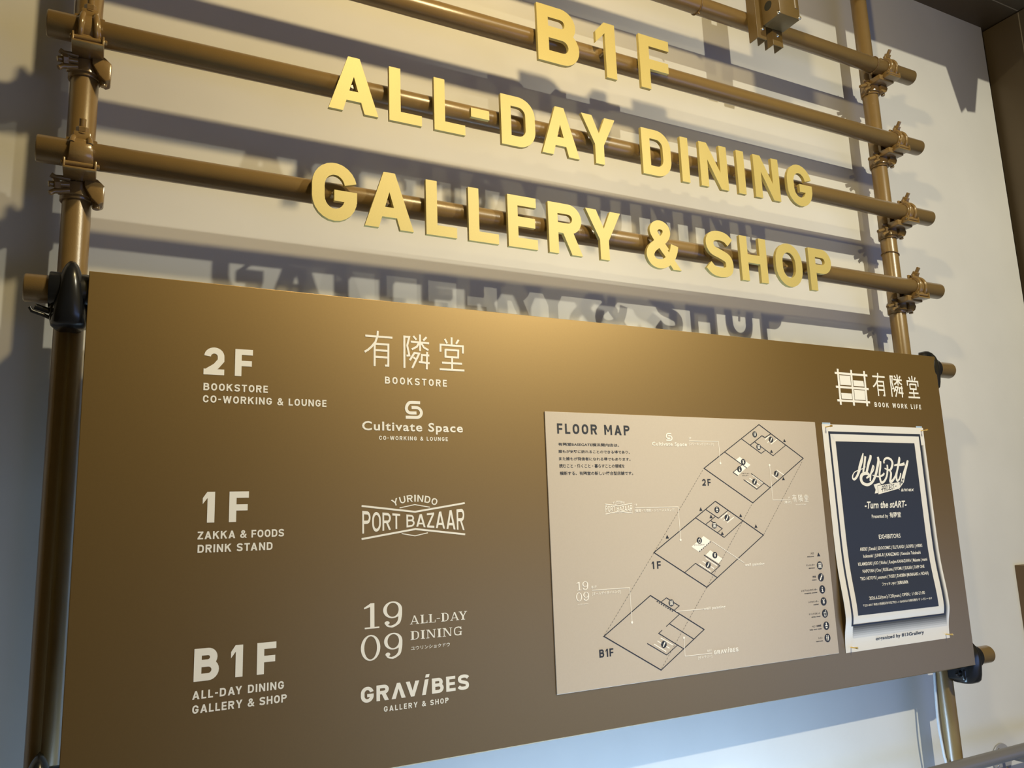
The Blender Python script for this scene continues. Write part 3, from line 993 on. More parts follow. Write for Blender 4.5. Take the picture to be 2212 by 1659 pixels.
def slab_box(name, x0, x1, y0, y1, z0, z1, material, bevel=0.0):
    bm = bmesh.new()
    add_box(bm, x0, x1, y0, y1, z0, z1, bevel)
    return struct(bm_obj(name, bm, material, origin=((x0 + x1) / 2, (y0 + y1) / 2, z0)))

slab_box('floor', -2.2, 4.6, -3.2, 0.35, -0.10, 0.0, M_FLOOR)
slab_box('wall_back', -2.2, 3.072, YW, 0.35, 0.0, 3.42, M_WALL)
slab_box('trim_1', 3.072, 3.10, YW + 0.02, 0.35, 0.0, 3.42, M_GAP)
slab_box('trim_2', 3.10, 3.75, -0.42, 0.35, 0.0, 3.416, M_BEAM, 0.002)
slab_box('trim_3', -2.2, 4.6, -0.40, 0.35, 3.42, 3.95, M_BEAM, 0.002)
# pale joints in the cladding of the soffit and of the column
slab_box('trim_4', -2.2, 3.100, 0.044, 0.048, 3.4188, 3.4202, M_SEAM)
slab_box('trim_5', 3.0986, 3.1004, 0.044, 0.048, 0.0, 3.412, M_SEAM)

# ================================================================== scaffold pipes
R = 0.0243
YH = 0.0375           # axis of the horizontal pipes
YV = 0.0940           # axis of the uprights
XL, XR = -0.0286, 2.235
ROWS = dict(A=1.8525, B=1.600, C=1.357, D=1.1125, E=0.857, F=0.014)

def pipe(name, a, b, label, group, r=R):
    bm = bmesh.new()
    add_cyl(bm, a, b, r, seg=48, bevel=0.0025)
    o = bm_obj(name, bm, M_PIPE, origin=a, smooth=True, angle=60)
    return tag(o, label, 'pipe', group)

pipe('scaffold_upright', (XL, YV, 0), (XL, YV, 3.415), 'brown vertical scaffold pipe at the left end of the sign frame', 'scaffold uprights')
pipe('scaffold_upright', (XR, YV, 0), (XR, YV, 3.415), 'brown vertical scaffold pipe at the right end of the sign frame', 'scaffold uprights')
for key, x0, x1, lab in (
        ('A', -0.094, 2.374, 'brown horizontal scaffold pipe at the top, carrying the brown metal box'),
        ('B', -0.094, 2.365, 'brown horizontal scaffold pipe running behind the letters B1F'),
        ('C', -0.0925, 2.370, 'brown horizontal scaffold pipe running behind the letters ALL-DAY DINING'),
        ('D', -0.095, 2.366, 'brown horizontal scaffold pipe running behind the letters GALLERY & SHOP'),
        ('E', -0.0975, 2.367, 'brown horizontal scaffold pipe behind the upper edge of the directory panel'),
        ('F', -0.0975, 2.367, 'brown horizontal scaffold pipe behind the lower edge of the directory panel')):
    z = ROWS[key] + Z0
    pipe('scaffold_rail', (x0, YH, z), (x1, YH, z), lab, 'horizontal scaffold pipes')

# ------------------------------------------------------------------ couplers
def coupler(xc, z, label, side, ribbed=True):
    """right-angle scaffold coupler; xc = middle of the band round the horizontal pipe, z its axis height"""
    xu = XL if side == 'left' else XR
    zz = z + Z0
    t = empty('scaffold_coupler', (xu, YV, zz - 0.08), label, 'coupler', 'scaffold couplers')
    c = Vector((xc, YH, zz))
    # saddle behind the horizontal pipe, with the plate to the upright
    bm = bmesh.new()
    add_shell(bm, c, 'X', 75, 285, R + .0003, R + .0042, .050)
    add_box(bm, min(xc, xu) - .022, max(xc, xu) + .022, YH + R + .001, YV - R + .003, zz - .034, zz + .024, .002)
    bm_obj('saddle', bm, M_CLAMP, t, smooth=True)
    # front strap, narrowing towards the bolt
    bm = bmesh.new()
    add_shell(bm, c, 'X', -88, 78, R + .0004, R + .0042, .046, .030)
    add_box(bm, xc - .014, xc + .014, YH - .012, YH - .004, zz + R + .001, zz + R + .016, .002)
    add_box(bm, xc - .015, xc + .015, YH + .004, YH + .010, zz + R + .001, zz + R + .018, .002)
    st = bm_obj('strap', bm, M_CLAMP, t, smooth=True)
    bm = bmesh.new()
    if ribbed:
        for s in (-1, 1):
            pts = []
            for k in range(15):
                a = rad(-50 + 118 * k / 14)
                sx = (.0135 - .0035 * k / 14) * s
                rr = R + .0055
                pts.append((xc + sx, YH - rr * math.cos(a), zz + rr * math.sin(a)))
            add_tube(bm, pts, .0052, 12)
        pts = [(xc + sx, YH - (R + .0050) * math.cos(rad(-52)), zz + (R + .0050) * math.sin(rad(-52))) for sx in (-.019, -.010, 0, .010, .019)]
        add_tube(bm, pts, .0050, 12)
    else:
        for s in (-1, 1):
            pts = []
            for k in range(9):
                a = rad(18 + 56 * k / 8)
                pts.append((xc + s * (.0145 - .002 * k / 8), YH - (R + .0050) * math.cos(a), zz + (R + .0050) * math.sin(a)))
            add_tube(bm, pts, .0048, 12)
        add_shell(bm, c, 'X', -80, 16, R + .0040, R + .0075, .042, .034)
    bm_obj('rib', bm, M_CLAMP, st, smooth=True, angle=60)
    # swing bolt through the top, leaning towards the viewer
    d = Vector((0, -.32, 1)).normalized() if side == 'left' else Vector((0, -.75, 1)).normalized()
    b0 = Vector((xc, YH + .002, zz + R + .001))
    bm = bmesh.new()
    add_cyl(bm, b0, b0 + d * .042, .0056, seg=16, bevel=.001)
    bo = bm_obj('swing_bolt', bm, M_CLAMP, t, smooth=True)
    bm = bmesh.new()
    add_cyl(bm, b0 + d * .014, b0 + d * .017, .0115, seg=20, bevel=.0006)
    add_hex(bm, b0 + d * .017, d, .0105, .010)
    bm_obj('nut', bm, M_CLAMP, bo)
    # tray of the hinge below the pipe
    bm = bmesh.new()
    add_box(bm, xc - .026, xc + .026, YH - .030, YH + .030, zz - .0405, zz - .036, .0015)
    for s in (-1, 1):
        add_box(bm, xc + s * .0245 - .0018, xc + s * .0245 + .0018, YH - .030, YH + .026, zz - .040, zz - .021, .0012)
    if side == 'right':
        add_box(bm, xc - .044, xc + .0245, YH - .006, YH + .040, zz - .046, zz - .028, .003)
    bm_obj('hinge_tray', bm, M_CLAMP, t, smooth=True)
    bm = bmesh.new()
    add_cyl(bm, (xc - .030, YH - .023, zz - .0285), (xc + .031, YH - .023, zz - .0285), .0042, seg=16, bevel=.001)
    bm_obj('hinge_pin', bm, M_CLAMP, t, smooth=True)
    # clamp round the upright
    u = Vector((xu, YV, zz - .053))
    bm = bmesh.new()
    add_shell(bm, u, 'Z', -178, 178, R + .0003, R + .0040, .036, n=40)
    add_shell(bm, u, 'Z', -70, 75, R + .0035, R + .0085, .020, .030, n=20)
    bm_obj('upright_band', bm, M_CLAMP, t, smooth=True)
    # wedge-shaped hinge block on the right of the upright
    bm = bmesh.new()
    k = .80 if side == 'left' else .72
    p = [(.010, -.034), (.040 * k, -.034), (.056 * k, -.046), (.055 * k, -.078), (.044 * k, -.083), (.030 * k, -.072), (.012, -.052)] if side == 'left' else [(.006, -.044), (.034, -.044), (.040, -.052), (.032, -.066), (.020, -.072), (.006, -.066)]
    fr = [bm.verts.new((xu + x, YV - .040, zz + q)) for x, q in p]
    bk = [bm.verts.new((xu + x, YV - .004, zz + q)) for x, q in p]
    bm.faces.new(fr)
    bm.faces.new(bk)
    for i in range(len(p)):
        j = (i + 1) % len(p)
        bm.faces.new([fr[i], fr[j], bk[j], bk[i]])
    bmesh.ops.bevel(bm, geom=list(bm.edges), offset=.003, segments=2, affect='EDGES', profile=.5)
    hb = bm_obj('hinge_block', bm, M_CLAMP, t, smooth=True)
    bm = bmesh.new()
    zq = zz - .088 if side == 'left' else zz - .074
    add_cyl(bm, (xu + .040 * k, YV - .026, zq), (xu + .040 * k, YV - .026, zq + .012), .0062, seg=16, bevel=.001)
    bm_obj('hinge_pin', bm, M_CLAMP, hb, smooth=True)
    # bolt closing the upright's clamp, sticking out on the left
    d = Vector((-1, -.18, -.18)).normalized() if side == 'left' else Vector((-1, .12, -.38)).normalized()
    b0 = Vector((xu - .012, YV - R - .008, zz - .050)) if side == 'left' else Vector((xu - .018, YV - .022, zz - .040))
    bm = bmesh.new()
    add_cyl(bm, b0, b0 + d * (.034 if side == 'left' else .052), .0056, seg=16, bevel=.001)
    b1 = bm_obj('swing_bolt', bm, M_CLAMP, t, smooth=True)
    bm = bmesh.new()
    add_hex(bm, b0 + d * .016, d, .0105, .010)
    bm_obj('nut', bm, M_CLAMP, b1)
    bm = bmesh.new()
    for zq in (-.011, .011):
        q = Vector((0, 0, zq))
        add_tube(bm, [b0 + q, b0 + d * .014 + q * 1.15, b0 + d * .024 + q * 1.2, b0 + d * .031 + q * 1.6], .0048, 10)
    bm_obj('fork', bm, M_CLAMP, t, smooth=True)
    return t

coupler(-.0245, ROWS['C'], 'brown scaffold coupler with two rounded ribs at the upper left, on the ALL-DAY DINING pipe', 'left', True)
coupler(-.0250, ROWS['D'], 'brown scaffold coupler with a smooth tapered strap at the left, on the GALLERY & SHOP pipe', 'left', False)
coupler(2.252, ROWS['A'], 'brown scaffold coupler at the right end of the topmost visible pipe, near the metal box', 'right')
coupler(2.253, ROWS['B'], 'brown scaffold coupler at the right end of the pipe behind B1F', 'right')
coupler(2.250, ROWS['C'], 'brown scaffold coupler at the right end of the pipe behind ALL-DAY DINING', 'right')
coupler(2.251, ROWS['D'], 'brown scaffold coupler at the right end of the pipe behind GALLERY & SHOP', 'right')

# ------------------------------------------------------------------ black rubber covers over the panel's couplers
def cover(xc, z, label, wide=1.0):
    zz = z + Z0
    t = empty('coupler_cover', (xc, YH, zz - .066), label, 'cover', 'black rubber coupler covers')
    # hood: a tall pointed shell over the strap and bolt
    bm = bmesh.new()
    prof = [(-.066, .024, .020), (-.060, .028, .026), (-.045, .0275, .031), (-.020, .0245, .036), (.0, .0215, .0375), (.018, .0185, .036), (.032, .0150, .031), (.043, .0105, .023), (.050, .0060, .014), (.053, .0015, .005)]
    rows = []
    for h, hw, dp in prof:
        row = []
        for k in range(17):
            a = math.pi * k / 16
            cx_, sy_ = math.cos(a), math.sin(a)
            px = math.copysign(abs(cx_) ** .8, cx_) * hw * wide
            py = (abs(sy_) ** .75) * dp
            row.append(bm.verts.new((xc + px, YH - .003 - py, zz + h)))
        for k in range(1, 8):
            a = math.pi + math.pi * k / 8
            row.append(bm.verts.new((xc + math.cos(a) * hw * wide, YH - .003 - math.sin(a) * (.045 if h < .03 else .02), zz + h)))
        rows.append(row)
    n = len(rows[0])
    for A, B in zip(rows[:-1], rows[1:]):
        for k in range(n):
            bm.faces.new([A[k], A[(k + 1) % n], B[(k + 1) % n], B[k]])
    bm.faces.new(rows[0])
    bm.faces.new(rows[-1])
    bm_obj('hood', bm, M_RUBBER, t, smooth=True, angle=60)
    # sleeve round the horizontal pipe on both sides of the hood
    bm = bmesh.new()
    add_shell(bm, (xc, YH, zz), 'X', -170, 170, R + .001, R + .0075, .066 * wide, n=40)
    add_box(bm, xc - .030 * wide, xc + .032 * wide, YH - .018, YH + .040, zz - .060, zz - .022, .008, 3)
    bm_obj('sleeve', bm, M_RUBBER, t, smooth=True, angle=50)
    bm = bmesh.new()
    add_tube(bm, [(xc - .024, YH + .0, zz - .040), (xc - .040, YH - .004, zz - .036), (xc - .052, YH - .006, zz - .033)], .0050, 10)
    add_tube(bm, [(xc - .024, YH + .0, zz - .052), (xc - .040, YH - .004, zz - .046), (xc - .056, YH - .008, zz - .042), (xc - .059, YH - .008, zz - .036)], .0032, 10)
    bm_obj('bolt_end', bm, M_RUBBER, t, smooth=True)
    return t

cover(-.0270, ROWS['E'], 'black rubber coupler cover beside the upper left corner of the directory panel')
cover(-.0290, ROWS['F'] + .035, 'black rubber coupler cover beside the lower left corner of the directory panel')
cover(2.254, ROWS['E'], 'black rubber coupler cover behind the upper right corner of the directory panel', 1.15)
cover(2.262, ROWS['F'], 'black rubber coupler cover behind the lower right corner of the directory panel', 1.25)

# ------------------------------------------------------------------ cable ties and a loose cable
def tie(name, c, axis, label, material, tail):
    bm = bmesh.new()
    c = Vector(c)
    pts = []
    for k in range(40):
        a = 2 * math.pi * k / 40
        if axis == 'X':
            pts.append(c + Vector((0, (R + .0012) * math.cos(a), (R + .0012) * math.sin(a))))
        else:
            pts.append(c + Vector(((R + .0012) * math.cos(a), (R + .0012) * math.sin(a), -.006 * math.cos(a))))
    add_tube(bm, pts, .0018, 8, True)
    add_tube(bm, [c + Vector(q) for q in tail], .0030, 8)
    o = bm_obj(name, bm, material, origin=c, smooth=True, angle=60)
    return tag(o, label, 'cable tie', 'cable ties on the pipes')

zA = ROWS['A'] + Z0
tie('cable_tie', (1.462, YH, zA), 'X', 'thin brown cable tie round the topmost pipe, left of the metal box', M_TIE, [(0, -.004, -R), (.004, -.006, -R - .006)])
tie('cable_tie', (2.185, YH, zA), 'X', 'thin brown cable tie round the topmost pipe, just left of its right coupler', M_TIE, [(0, .004, -R), (0, .006, -R - .006)])
tie('cable_tie', (XR, YV, 1.235 + Z0), 'Z', 'thin brown cable tie round the right upright, between two couplers', M_TIE, [(-R, -.002, .006), (-R - .006, -.003, .004)])
tie('cable_tie', (XR, YV, -.285 + Z0), 'Z', 'dark grey cable tie with a stubby tail round the foot of the right upright', M_TIEG, [(-R, -.004, .006), (-R - .007, -.006, .009), (-R - .014, -.007, .012)])
bm = bmesh.new()
add_tube(bm, spline([(XR - R - .0038, YV + .006, -.02 + Z0), (XR - R - .008, YV + .008, -.09 + Z0), (XR - R - .012, YV + .008, -.17 + Z0), (XR - R - .007, YV + .006, -.25 + Z0), (XR - R - .0042, YV + .004, -.30 + Z0), (XR - R - .0042, YV + .004, -.60 + Z0)]), .0036, 10)
tag(bm_obj('cable', bm, M_CABLE, origin=(XR, YV, -.6 + Z0), smooth=True), 'pale thin cable running down the left side of the right upright', 'cable')

# ------------------------------------------------------------------ metal box on the topmost pipe
t = empty('junction_box', (1.69, -.02, 1.755 + Z0), 'brown metal box on two channel rails hung on the topmost pipe', 'box')
bm = bmesh.new()
add_box(bm, 1.650, 1.728, -.086, -.0202, 1.8045 + Z0, 2.02 + Z0, .0025)
bm_obj('housing', bm, M_BOX, t, smooth=True)
for x0, x1, zl in ((1.627, 1.661, 1.764), (1.6855, 1.7245, 1.757)):
    bm = bmesh.new()
    add_box(bm, x0, x1, -.0200, -.0170, zl + Z0, 2.08 + Z0, .0006)
    add_box(bm, x0, x0 + .003, -.0175, .0130, zl + Z0, 2.08 + Z0, .0006)
    add_box(bm, x1 - .003, x1, -.0175, .0130, zl + Z0, 2.08 + Z0, .0006)
    bm_obj('mounting_rail', bm, M_BOX, t)
bm = bmesh.new()
add_cyl(bm, (1.6503, -.046, 1.852 + Z0), (1.6493, -.046, 1.852 + Z0), .0135, seg=32)
bm_obj('cable_hole', bm, M_HOLE, t)
bm = bmesh.new()
add_cyl(bm, (1.716, -.075, 1.835 + Z0), (1.716, -.075, 2.02 + Z0), .013, seg=24, bevel=.002)
bm_obj('boss', bm, M_BOX, t, smooth=True)
for q, d in (((1.6500, -.081, 1.8095), (-1, -.3, 0)), ((1.7245, -.0865, 1.8095), (.1, -1, -.2)), ((1.6480, -.0210, 1.7955), (-.2, -1, 0)), ((1.7050, -.0205, 1.7900), (-.2, -1, 0))):
    bm = bmesh.new()
    q = Vector(q) + Vector((0, 0, Z0))
    dd = Vector(d).normalized()
    add_lathe(bm, q - dd * .001, dd.to_track_quat('Z', 'Y').to_matrix(), [(.0055, 0), (.0055, .0015), (.0046, .0035), (.0026, .0048), (0, .0052)], 20)
    bm_obj('screw', bm, M_STEEL, t, smooth=True)

# ------------------------------------------------------------------ tapered bracket hung from the soffit in front of the wall (its shadow reaches the wall)
bm = bmesh.new()
q = [(2.743, 3.4195), (2.926, 3.4195), (2.876, 3.268), (2.830, 3.262), (2.826, 3.275), (2.796, 3.249)]
fr = [bm.verts.new((x, -.37, z)) for x, z in q]
bk = [bm.verts.new((x, -.34, z)) for x, z in q]
bm.faces.new(fr)
bm.faces.new(bk)
for i in range(len(q)):
    j = (i + 1) % len(q)
    bm.faces.new([fr[i], fr[j], bk[j], bk[i]])
tag(bm_obj('soffit_bracket', bm, M_BEAM, origin=(2.83, -.355, 3.4195)), 'tapered brown bracket hung from the soffit, throwing the pointed shadow at the upper right', 'bracket')

# ================================================================== raised gold letters
YF, YB = -.012, -.003     # front and back of the 9 mm letters

def gold_letter(ch, x0, x1, zb, cap, label, w=.205):
    W = (x1 - x0) / cap
    v, f = union2d(glyph(ch, W, w))
    count = {}
    for tri in f:
        for i in range(len(tri)):
            e_ = tuple(sorted((tri[i - 1], tri[i])))
            count[e_] = count.get(e_, 0) + 1
    nme = {'&': 'ampersand', '-': 'hyphen'}.get(ch, 'letter')
    bm = bmesh.new()
    F = [bm.verts.new((x0 + x * cap, YF, zb + z * cap + Z0)) for x, z in v]
    B = [bm.verts.new((x0 + x * cap, YB, zb + z * cap + Z0)) for x, z in v]
    for tri in f:
        try:
            bm.faces.new([F[i] for i in tri])
            bm.faces.new([B[i] for i in tri][::-1])
        except ValueError:
            pass
    for (i, j), n in count.items():
        if n == 1:
            try:
                bm.faces.new([F[i], F[j], B[j], B[i]])
            except ValueError:
                pass
    bmesh.ops.dissolve_limit(bm, angle_limit=rad(1), verts=list(bm.verts), edges=list(bm.edges))
    o = bm_obj('sign_letter', bm, M_GOLD, origin=((x0 + x1) / 2, YB, zb + Z0))
    tag(o, label, 'letter', 'raised gold sign letters')
    bm = bmesh.new()
    add_cyl(bm, ((x0 + x1) / 2 if ch not in 'LDBFPRE' else x0 + cap * .1, YB - .0005, zb + cap * .5 + Z0), ((x0 + x1) / 2 if ch not in 'LDBFPRE' else x0 + cap * .1, YH - R + .002, zb + cap * .5 + Z0), .004, seg=12)
    bm_obj('mounting_stud', bm, M_PIPE, o)

Z1, C1 = 1.516, .150
gold_letter('B', .910, 1.026, Z1, C1, 'gold letter B beginning the top line B1F')
gold_letter('1', 1.077, 1.1355, Z1, C1, 'gold figure 1 in the top line B1F')
gold_letter('F', 1.210, 1.306, Z1, C1, 'gold letter F ending the top line B1F')
Z2, C2 = 1.279, .1235
for ch, a, b, lab in (
        ('A', .410, .515, 'gold letter A beginning the line ALL-DAY DINING'),
        ('L', .539, .612, 'gold letter L right after the first A of ALL-DAY'),
        ('L', .641, .714, 'gold letter L just before the hyphen of ALL-DAY'),
        ('-', .729, .774, 'gold hyphen between ALL and DAY'),
        ('D', .804, .892, 'gold letter D beginning DAY, right of the hyphen'),
        ('A', .909, 1.011, 'gold letter A in the middle of DAY'),
        ('Y', 1.021, 1.118, 'gold letter Y ending ALL-DAY'),
        ('D', 1.197, 1.287, 'gold letter D beginning DINING'),
        ('I', 1.320, 1.345, 'gold letter I right after the D of DINING'),
        ('N', 1.382, 1.475, 'gold letter N between the two letters I of DINING'),
        ('I', 1.510, 1.536, 'gold letter I between the two letters N of DINING'),
        ('N', 1.570, 1.662, 'gold letter N just before the G of DINING'),
        ('G', 1.692, 1.787, 'gold letter G ending DINING')):
    gold_letter(ch, a, b, Z2, C2, lab)
Z3, C3 = 1.037, .1225
for ch, a, b, lab in (
        ('G', .378, .469, 'gold letter G beginning GALLERY'),
        ('A', .485, .590, 'gold letter A in GALLERY, right of the G'),
        ('L', .618, .688, 'gold letter L right after the A of GALLERY'),
        ('L', .716, .788, 'gold letter L just before the E of GALLERY'),
        ('E', .812, .886, 'gold letter E in GALLERY'),
        ('R', .916, 1.005, 'gold letter R in GALLERY'),
        ('Y', 1.018, 1.117, 'gold letter Y ending GALLERY'),
        ('&', 1.189, 1.290, 'gold ampersand between GALLERY and SHOP'),
        ('S', 1.379, 1.466, 'gold letter S beginning SHOP'),
        ('H', 1.494, 1.586, 'gold letter H in SHOP'),
        ('O', 1.618, 1.716, 'gold letter O in SHOP'),
        ('P', 1.744, 1.831, 'gold letter P ending SHOP')):
    gold_letter(ch, a, b, Z3, C3, lab)

# ================================================================== directory panel
PW, PH = 2.25, .8862
bm = bmesh.new()
add_box(bm, 0, PW, 0, .0085, Z0, PH + Z0, .0011, 2)
panel = bm_obj('directory_panel', bm, M_PANEL, origin=(PW / 2, .004, Z0))
tag(panel, 'wide brown directory panel with cream lettering, clamped to the scaffold', 'sign')
for x in (.16, 2.10):
    for z in (ROWS['E'], ROWS['F']):
        bm = bmesh.new()
        add_box(bm, x - .02, x + .02, .0080, YH - R + .0003, z - .012 + Z0, z + .012 + Z0, .001)
        bm_obj('fixing_block', bm, M_CLAMP, panel)

YP = -.0006
def panel_part(name, rows, label=None):
    fl = Flat()
    for style, s, x0, x1, zb, cap in rows:
        put(fl, style, s, x0, x1, zb, cap)
    return fl.build(name, M_WHITE, panel, YP, label=label)

P = PANEL_TEXT
def strokes_into(fl, paths, w, fn=lambda a: a):
    for q in paths:
        fl.polys([[fn(a) for a in s] for s in stroke(q, w)])

def box_map(src, dst):
    (sx0, sx1, sz0, sz1), (dx0, dx1, dz0, dz1) = src, dst
    return lambda a: (dx0 + (a[0] - sx0) / (sx1 - sx0) * (dx1 - dx0), dz0 + (a[1] - sz0) / (sz1 - sz0) * (dz1 - dz0))

def bounds(paths):
    xs = [a[0] for q in paths for a in q]
    zs = [a[1] for q in paths for a in q]
    return min(xs), max(xs), min(zs), max(zs)

KB = bounds(KANJI)
SB = bounds(S_LOGO)

def kanji_into(fl, dst=None, w=.0042):
    fn = box_map(KB, dst) if dst else (lambda a: a)
    for q in KANJI:
        fl.polys([s for s in stroke([fn(a) for a in q], w)])

def s_logo_into(fl, dst=None, w=.0062):
    fn = box_map(SB, dst) if dst else (lambda a: a)
    for q in S_LOGO:
        fl.polys([s for s in stroke(spline([fn(a) for a in q], 4), w)])

(AX0, _a), (AX1, _b) = BAZAAR_ANCHOR[0]
AZT, AZB = BAZAAR_ANCHOR[1][0][1], BAZAAR_ANCHOR[1][1][1]
BX0, BX1 = BAZAAR_ANCHOR[2][0][0], BAZAAR_ANCHOR[3][0][0]
BT0, BB0 = BAZAAR_ANCHOR[2][0][1], BAZAAR_ANCHOR[2][1][1]
BTC, BBC, BXC = BAZAAR_ANCHOR[4][0][1], BAZAAR_ANCHOR[4][1][1], BAZAAR_ANCHOR[4][0][0]
BZB = bounds(BAZAAR_LINES)

def bazaar_into(fl, fn=lambda a: a, k=1.0):
    for q, w_ in zip(BAZAAR_LINES, (.0018, .0036, .0036, .0018)):
        fl.polys(stroke([fn(a) for a in q], w_ * k))
    def bow(x, h):
        u = min(1.0, abs(x - BXC) / (BX1 - BXC))
        zt, zb = BTC + (BT0 - BTC) * u, BBC + (BB0 - BBC) * u
        return fn((x, zb + (zt - zb) * h))
    set_line(fl, 'PORT BAZAAR', BX0, BX1, 0, 1, warp=bow, w=.15, gap=.14)
    xm, rr = (AX0 + AX1) / 2, .115
    def ring(x, h):
        a = (x - xm) / rr
        r2 = rr + h * (AZT - AZB)
        return fn((xm + r2 * math.sin(a), AZB - rr + r2 * math.cos(a)))
    set_line(fl, 'YURINDO', AX0 + .003, AX1 - .003, 0, 1, warp=ring, w=.17, gap=.2)

panel_part('lettering', P[0:3], 'cream lettering 2F BOOKSTORE CO-WORKING & LOUNGE')
fl = Flat()
kanji_into(fl)
put(fl, *P[3])
fl.build('shop_logo', M_WHITE, panel, YP, label='thin cream three-character logo above the word BOOKSTORE')
fl = Flat()
s_logo_into(fl)
put(fl, *P[4])
put(fl, *P[5])
fl.build('shop_logo', M_WHITE, panel, YP, label='cream logo with a coiled S above its name')
panel_part('lettering', P[6:9], 'cream lettering 1F ZAKKA & FOODS DRINK STAND')
fl = Flat()
bazaar_into(fl)
fl.build('shop_logo', M_WHITE, panel, YP, label='cream bow-tie shaped logo between crossing bars')
panel_part('lettering', P[9:12], 'cream lettering B1F ALL-DAY DINING GALLERY & SHOP')
panel_part('shop_logo', P[12:17], 'cream serif logo with four large numerals')
panel_part('shop_logo', P[17:19], 'cream logo above the words GALLERY & SHOP at the bottom')
fl = Flat()
for q in GRID_LOGO:
    fl.polys(stroke(q, .0060 if abs(q[0][0] - q[1][0]) > .05 else .0072))
for q in GRID_BLOCKS:
    fl.polys([q])
fl.build('grid_emblem', M_WHITE, panel, YP, label='cream lattice emblem with four filled blocks, upper right corner')
fl = Flat()
kanji_into(fl, (1.9600, 2.1570, .7545, .8210), .0048)
put(fl, *P[19])
fl.build('shop_logo', M_WHITE, panel, YP, label='cream three-character logo above BOOK WORK LIFE')

# ================================================================== floor map
MX0, MX1, MZ0, MZ1 = .8895, 1.7125, .0853, .6723
bm = bmesh.new()
add_box(bm, MX0, MX1, -.0030, -.0002, MZ0 + Z0, MZ1 + Z0, .0004, 1)
fmap = bm_obj('floor_map', bm, M_MAP, origin=((MX0 + MX1) / 2, -.0015, MZ0 + Z0))
tag(fmap, 'pale greige floor map sheet mounted on the brown directory panel', 'map')
YM = -.0034

def text_part(name, rows, material, parent, y, label=None, bend=None):
    fl = Flat()
    for r in rows:
        put(fl, *r)
    return fl.build(name, material, parent, y, bend, label)

text_part('heading', MAP_TEXT[0:1], M_INK, fmap, YM, 'dark heading FLOOR MAP')
text_part('paragraph', MAP_TEXT[1:], M_INK, fmap, YM, 'five lines of small dark Japanese text')

def icon(fd, fw, kind, x, z, r):
    fd.polys([[(x + r * math.cos(k * math.pi / 14), z + r * math.sin(k * math.pi / 14)) for k in range(28)]])
    g = lambda a: (x + a[0] * r, z + a[1] * r)
    ps = []
    if kind == 'stairs':
        ps = stroke([(-.5, -.55), (-.22, -.55), (-.22, -.18), (.05, -.18), (.05, .2), (.3, .2), (.3, .55), (.55, .55)], .26)
    elif kind == 'lift':
        ps = stroke([(-.5, -.55), (.5, -.55), (.5, .55), (-.5, .55)], .13, True) + [rect(-.3, -.42, -.06, .2), rect(.06, -.42, .3, .2), [(-.28, .28), (.0, .28), (-.14, .46)], [(.02, .46), (.3, .46), (.16, .28)]]
    elif kind == 'info':
        ps = [rect(-.12, -.55, .14, .15), rect(-.26, -.06, .14, .15), rect(-.3, -.6, .32, -.42), [(.16 * math.cos(k * .7), .45 + .16 * math.sin(k * .7)) for k in range(9)]]
    elif kind == 'yen':
        ps = [rect(-.1, -.6, .1, .05), [(-.42, .6), (-.2, .6), (.1, 0), (-.1, 0)], [(.42, .6), (.2, .6), (-.1, 0), (.1, 0)], rect(-.34, -.1, .34, .04), rect(-.34, -.36, .34, -.22)]
    elif kind == 'cup':
        ps = stroke([(-.36, .3), (-.26, -.6), (.26, -.6), (.36, .3)], .14, True) + stroke([(.05, .3), (.2, .72), (.4, .72)], .12)
    elif kind == 'baby':
        ps = [[(.2 * math.cos(k * .7), .55 + .2 * math.sin(k * .7)) for k in range(9)], [(-.15, .3), (.15, .3), (.55, -.12), (-.55, -.12)]] + [[(.34 * math.cos(k * .45 + 3.14), -.3 + .36 * math.sin(k * .45 + 3.14)) for k in range(8)]]
    elif kind == 'toilet':
        for s in (-.27, .27):
            ps += [[(s + .13 * math.cos(k * .7), .55 + .13 * math.sin(k * .7)) for k in range(9)], [(s - .18, .36), (s + .18, .36), (s + .1, -.62), (s - .1, -.62)]]
    fw.polys(ps, g)

def triangle(fd, x, z, r, up=True):
    fd.polys([[(x - r * .9, z - r * .55), (x + r * .9, z - r * .55), (x, z + r)]])

def dots(fd, a, b, step, w, duty=.55):
    L_ = math.hypot(b[0] - a[0], b[1] - a[1])
    n = int(L_ / step)
    for k in range(n):
        s0, s1 = (k + .2) / n, (k + .2 + duty) / n
        fd.polys(stroke([(a[0] + (b[0] - a[0]) * s0, a[1] + (b[1] - a[1]) * s0), (a[0] + (b[0] - a[0]) * s1, a[1] + (b[1] - a[1]) * s1)], w))

def plan(lines, white, stairs, tris, icons, kinds, dash, name_label):
    fd, fi = Flat(), Flat()
    for q in lines:
        closed = len(q) > 4 and q[0] == q[-1]
        fd.polys(stroke(q[:-1] if closed else q, .0021 if len(q) > 4 else .0017, closed))
    for q in dash:
        dots(fd, q[0], q[1], .0060, .0022, .5)
    for q in tris:
        triangle(fd, q[0][0], q[0][1], .0052)
    for q, kd in zip(icons, kinds):
        icon(fd, fi, kd, q[0][0], q[0][1], .0076)
    pl = fd.build('floor_plan', M_INK, fmap, YM - .0001, label='dark outline of the %s plan' % name_label)
    fi.build('icon', M_MAPW, pl, YM - .0003)
    for q in white:
        fw = Flat()
        fw.polys([q])
        fw.build('counter_area', M_MAPW, pl, YM + .0001, label='pale counter area of the %s plan' % name_label)
    for q in stairs:
        fw = Flat()
        fw.polys(stroke(q, .0022))
        fw.build('stair_line', M_MAPW, pl, YM + .0001, label='pale stair line of the %s plan' % name_label)

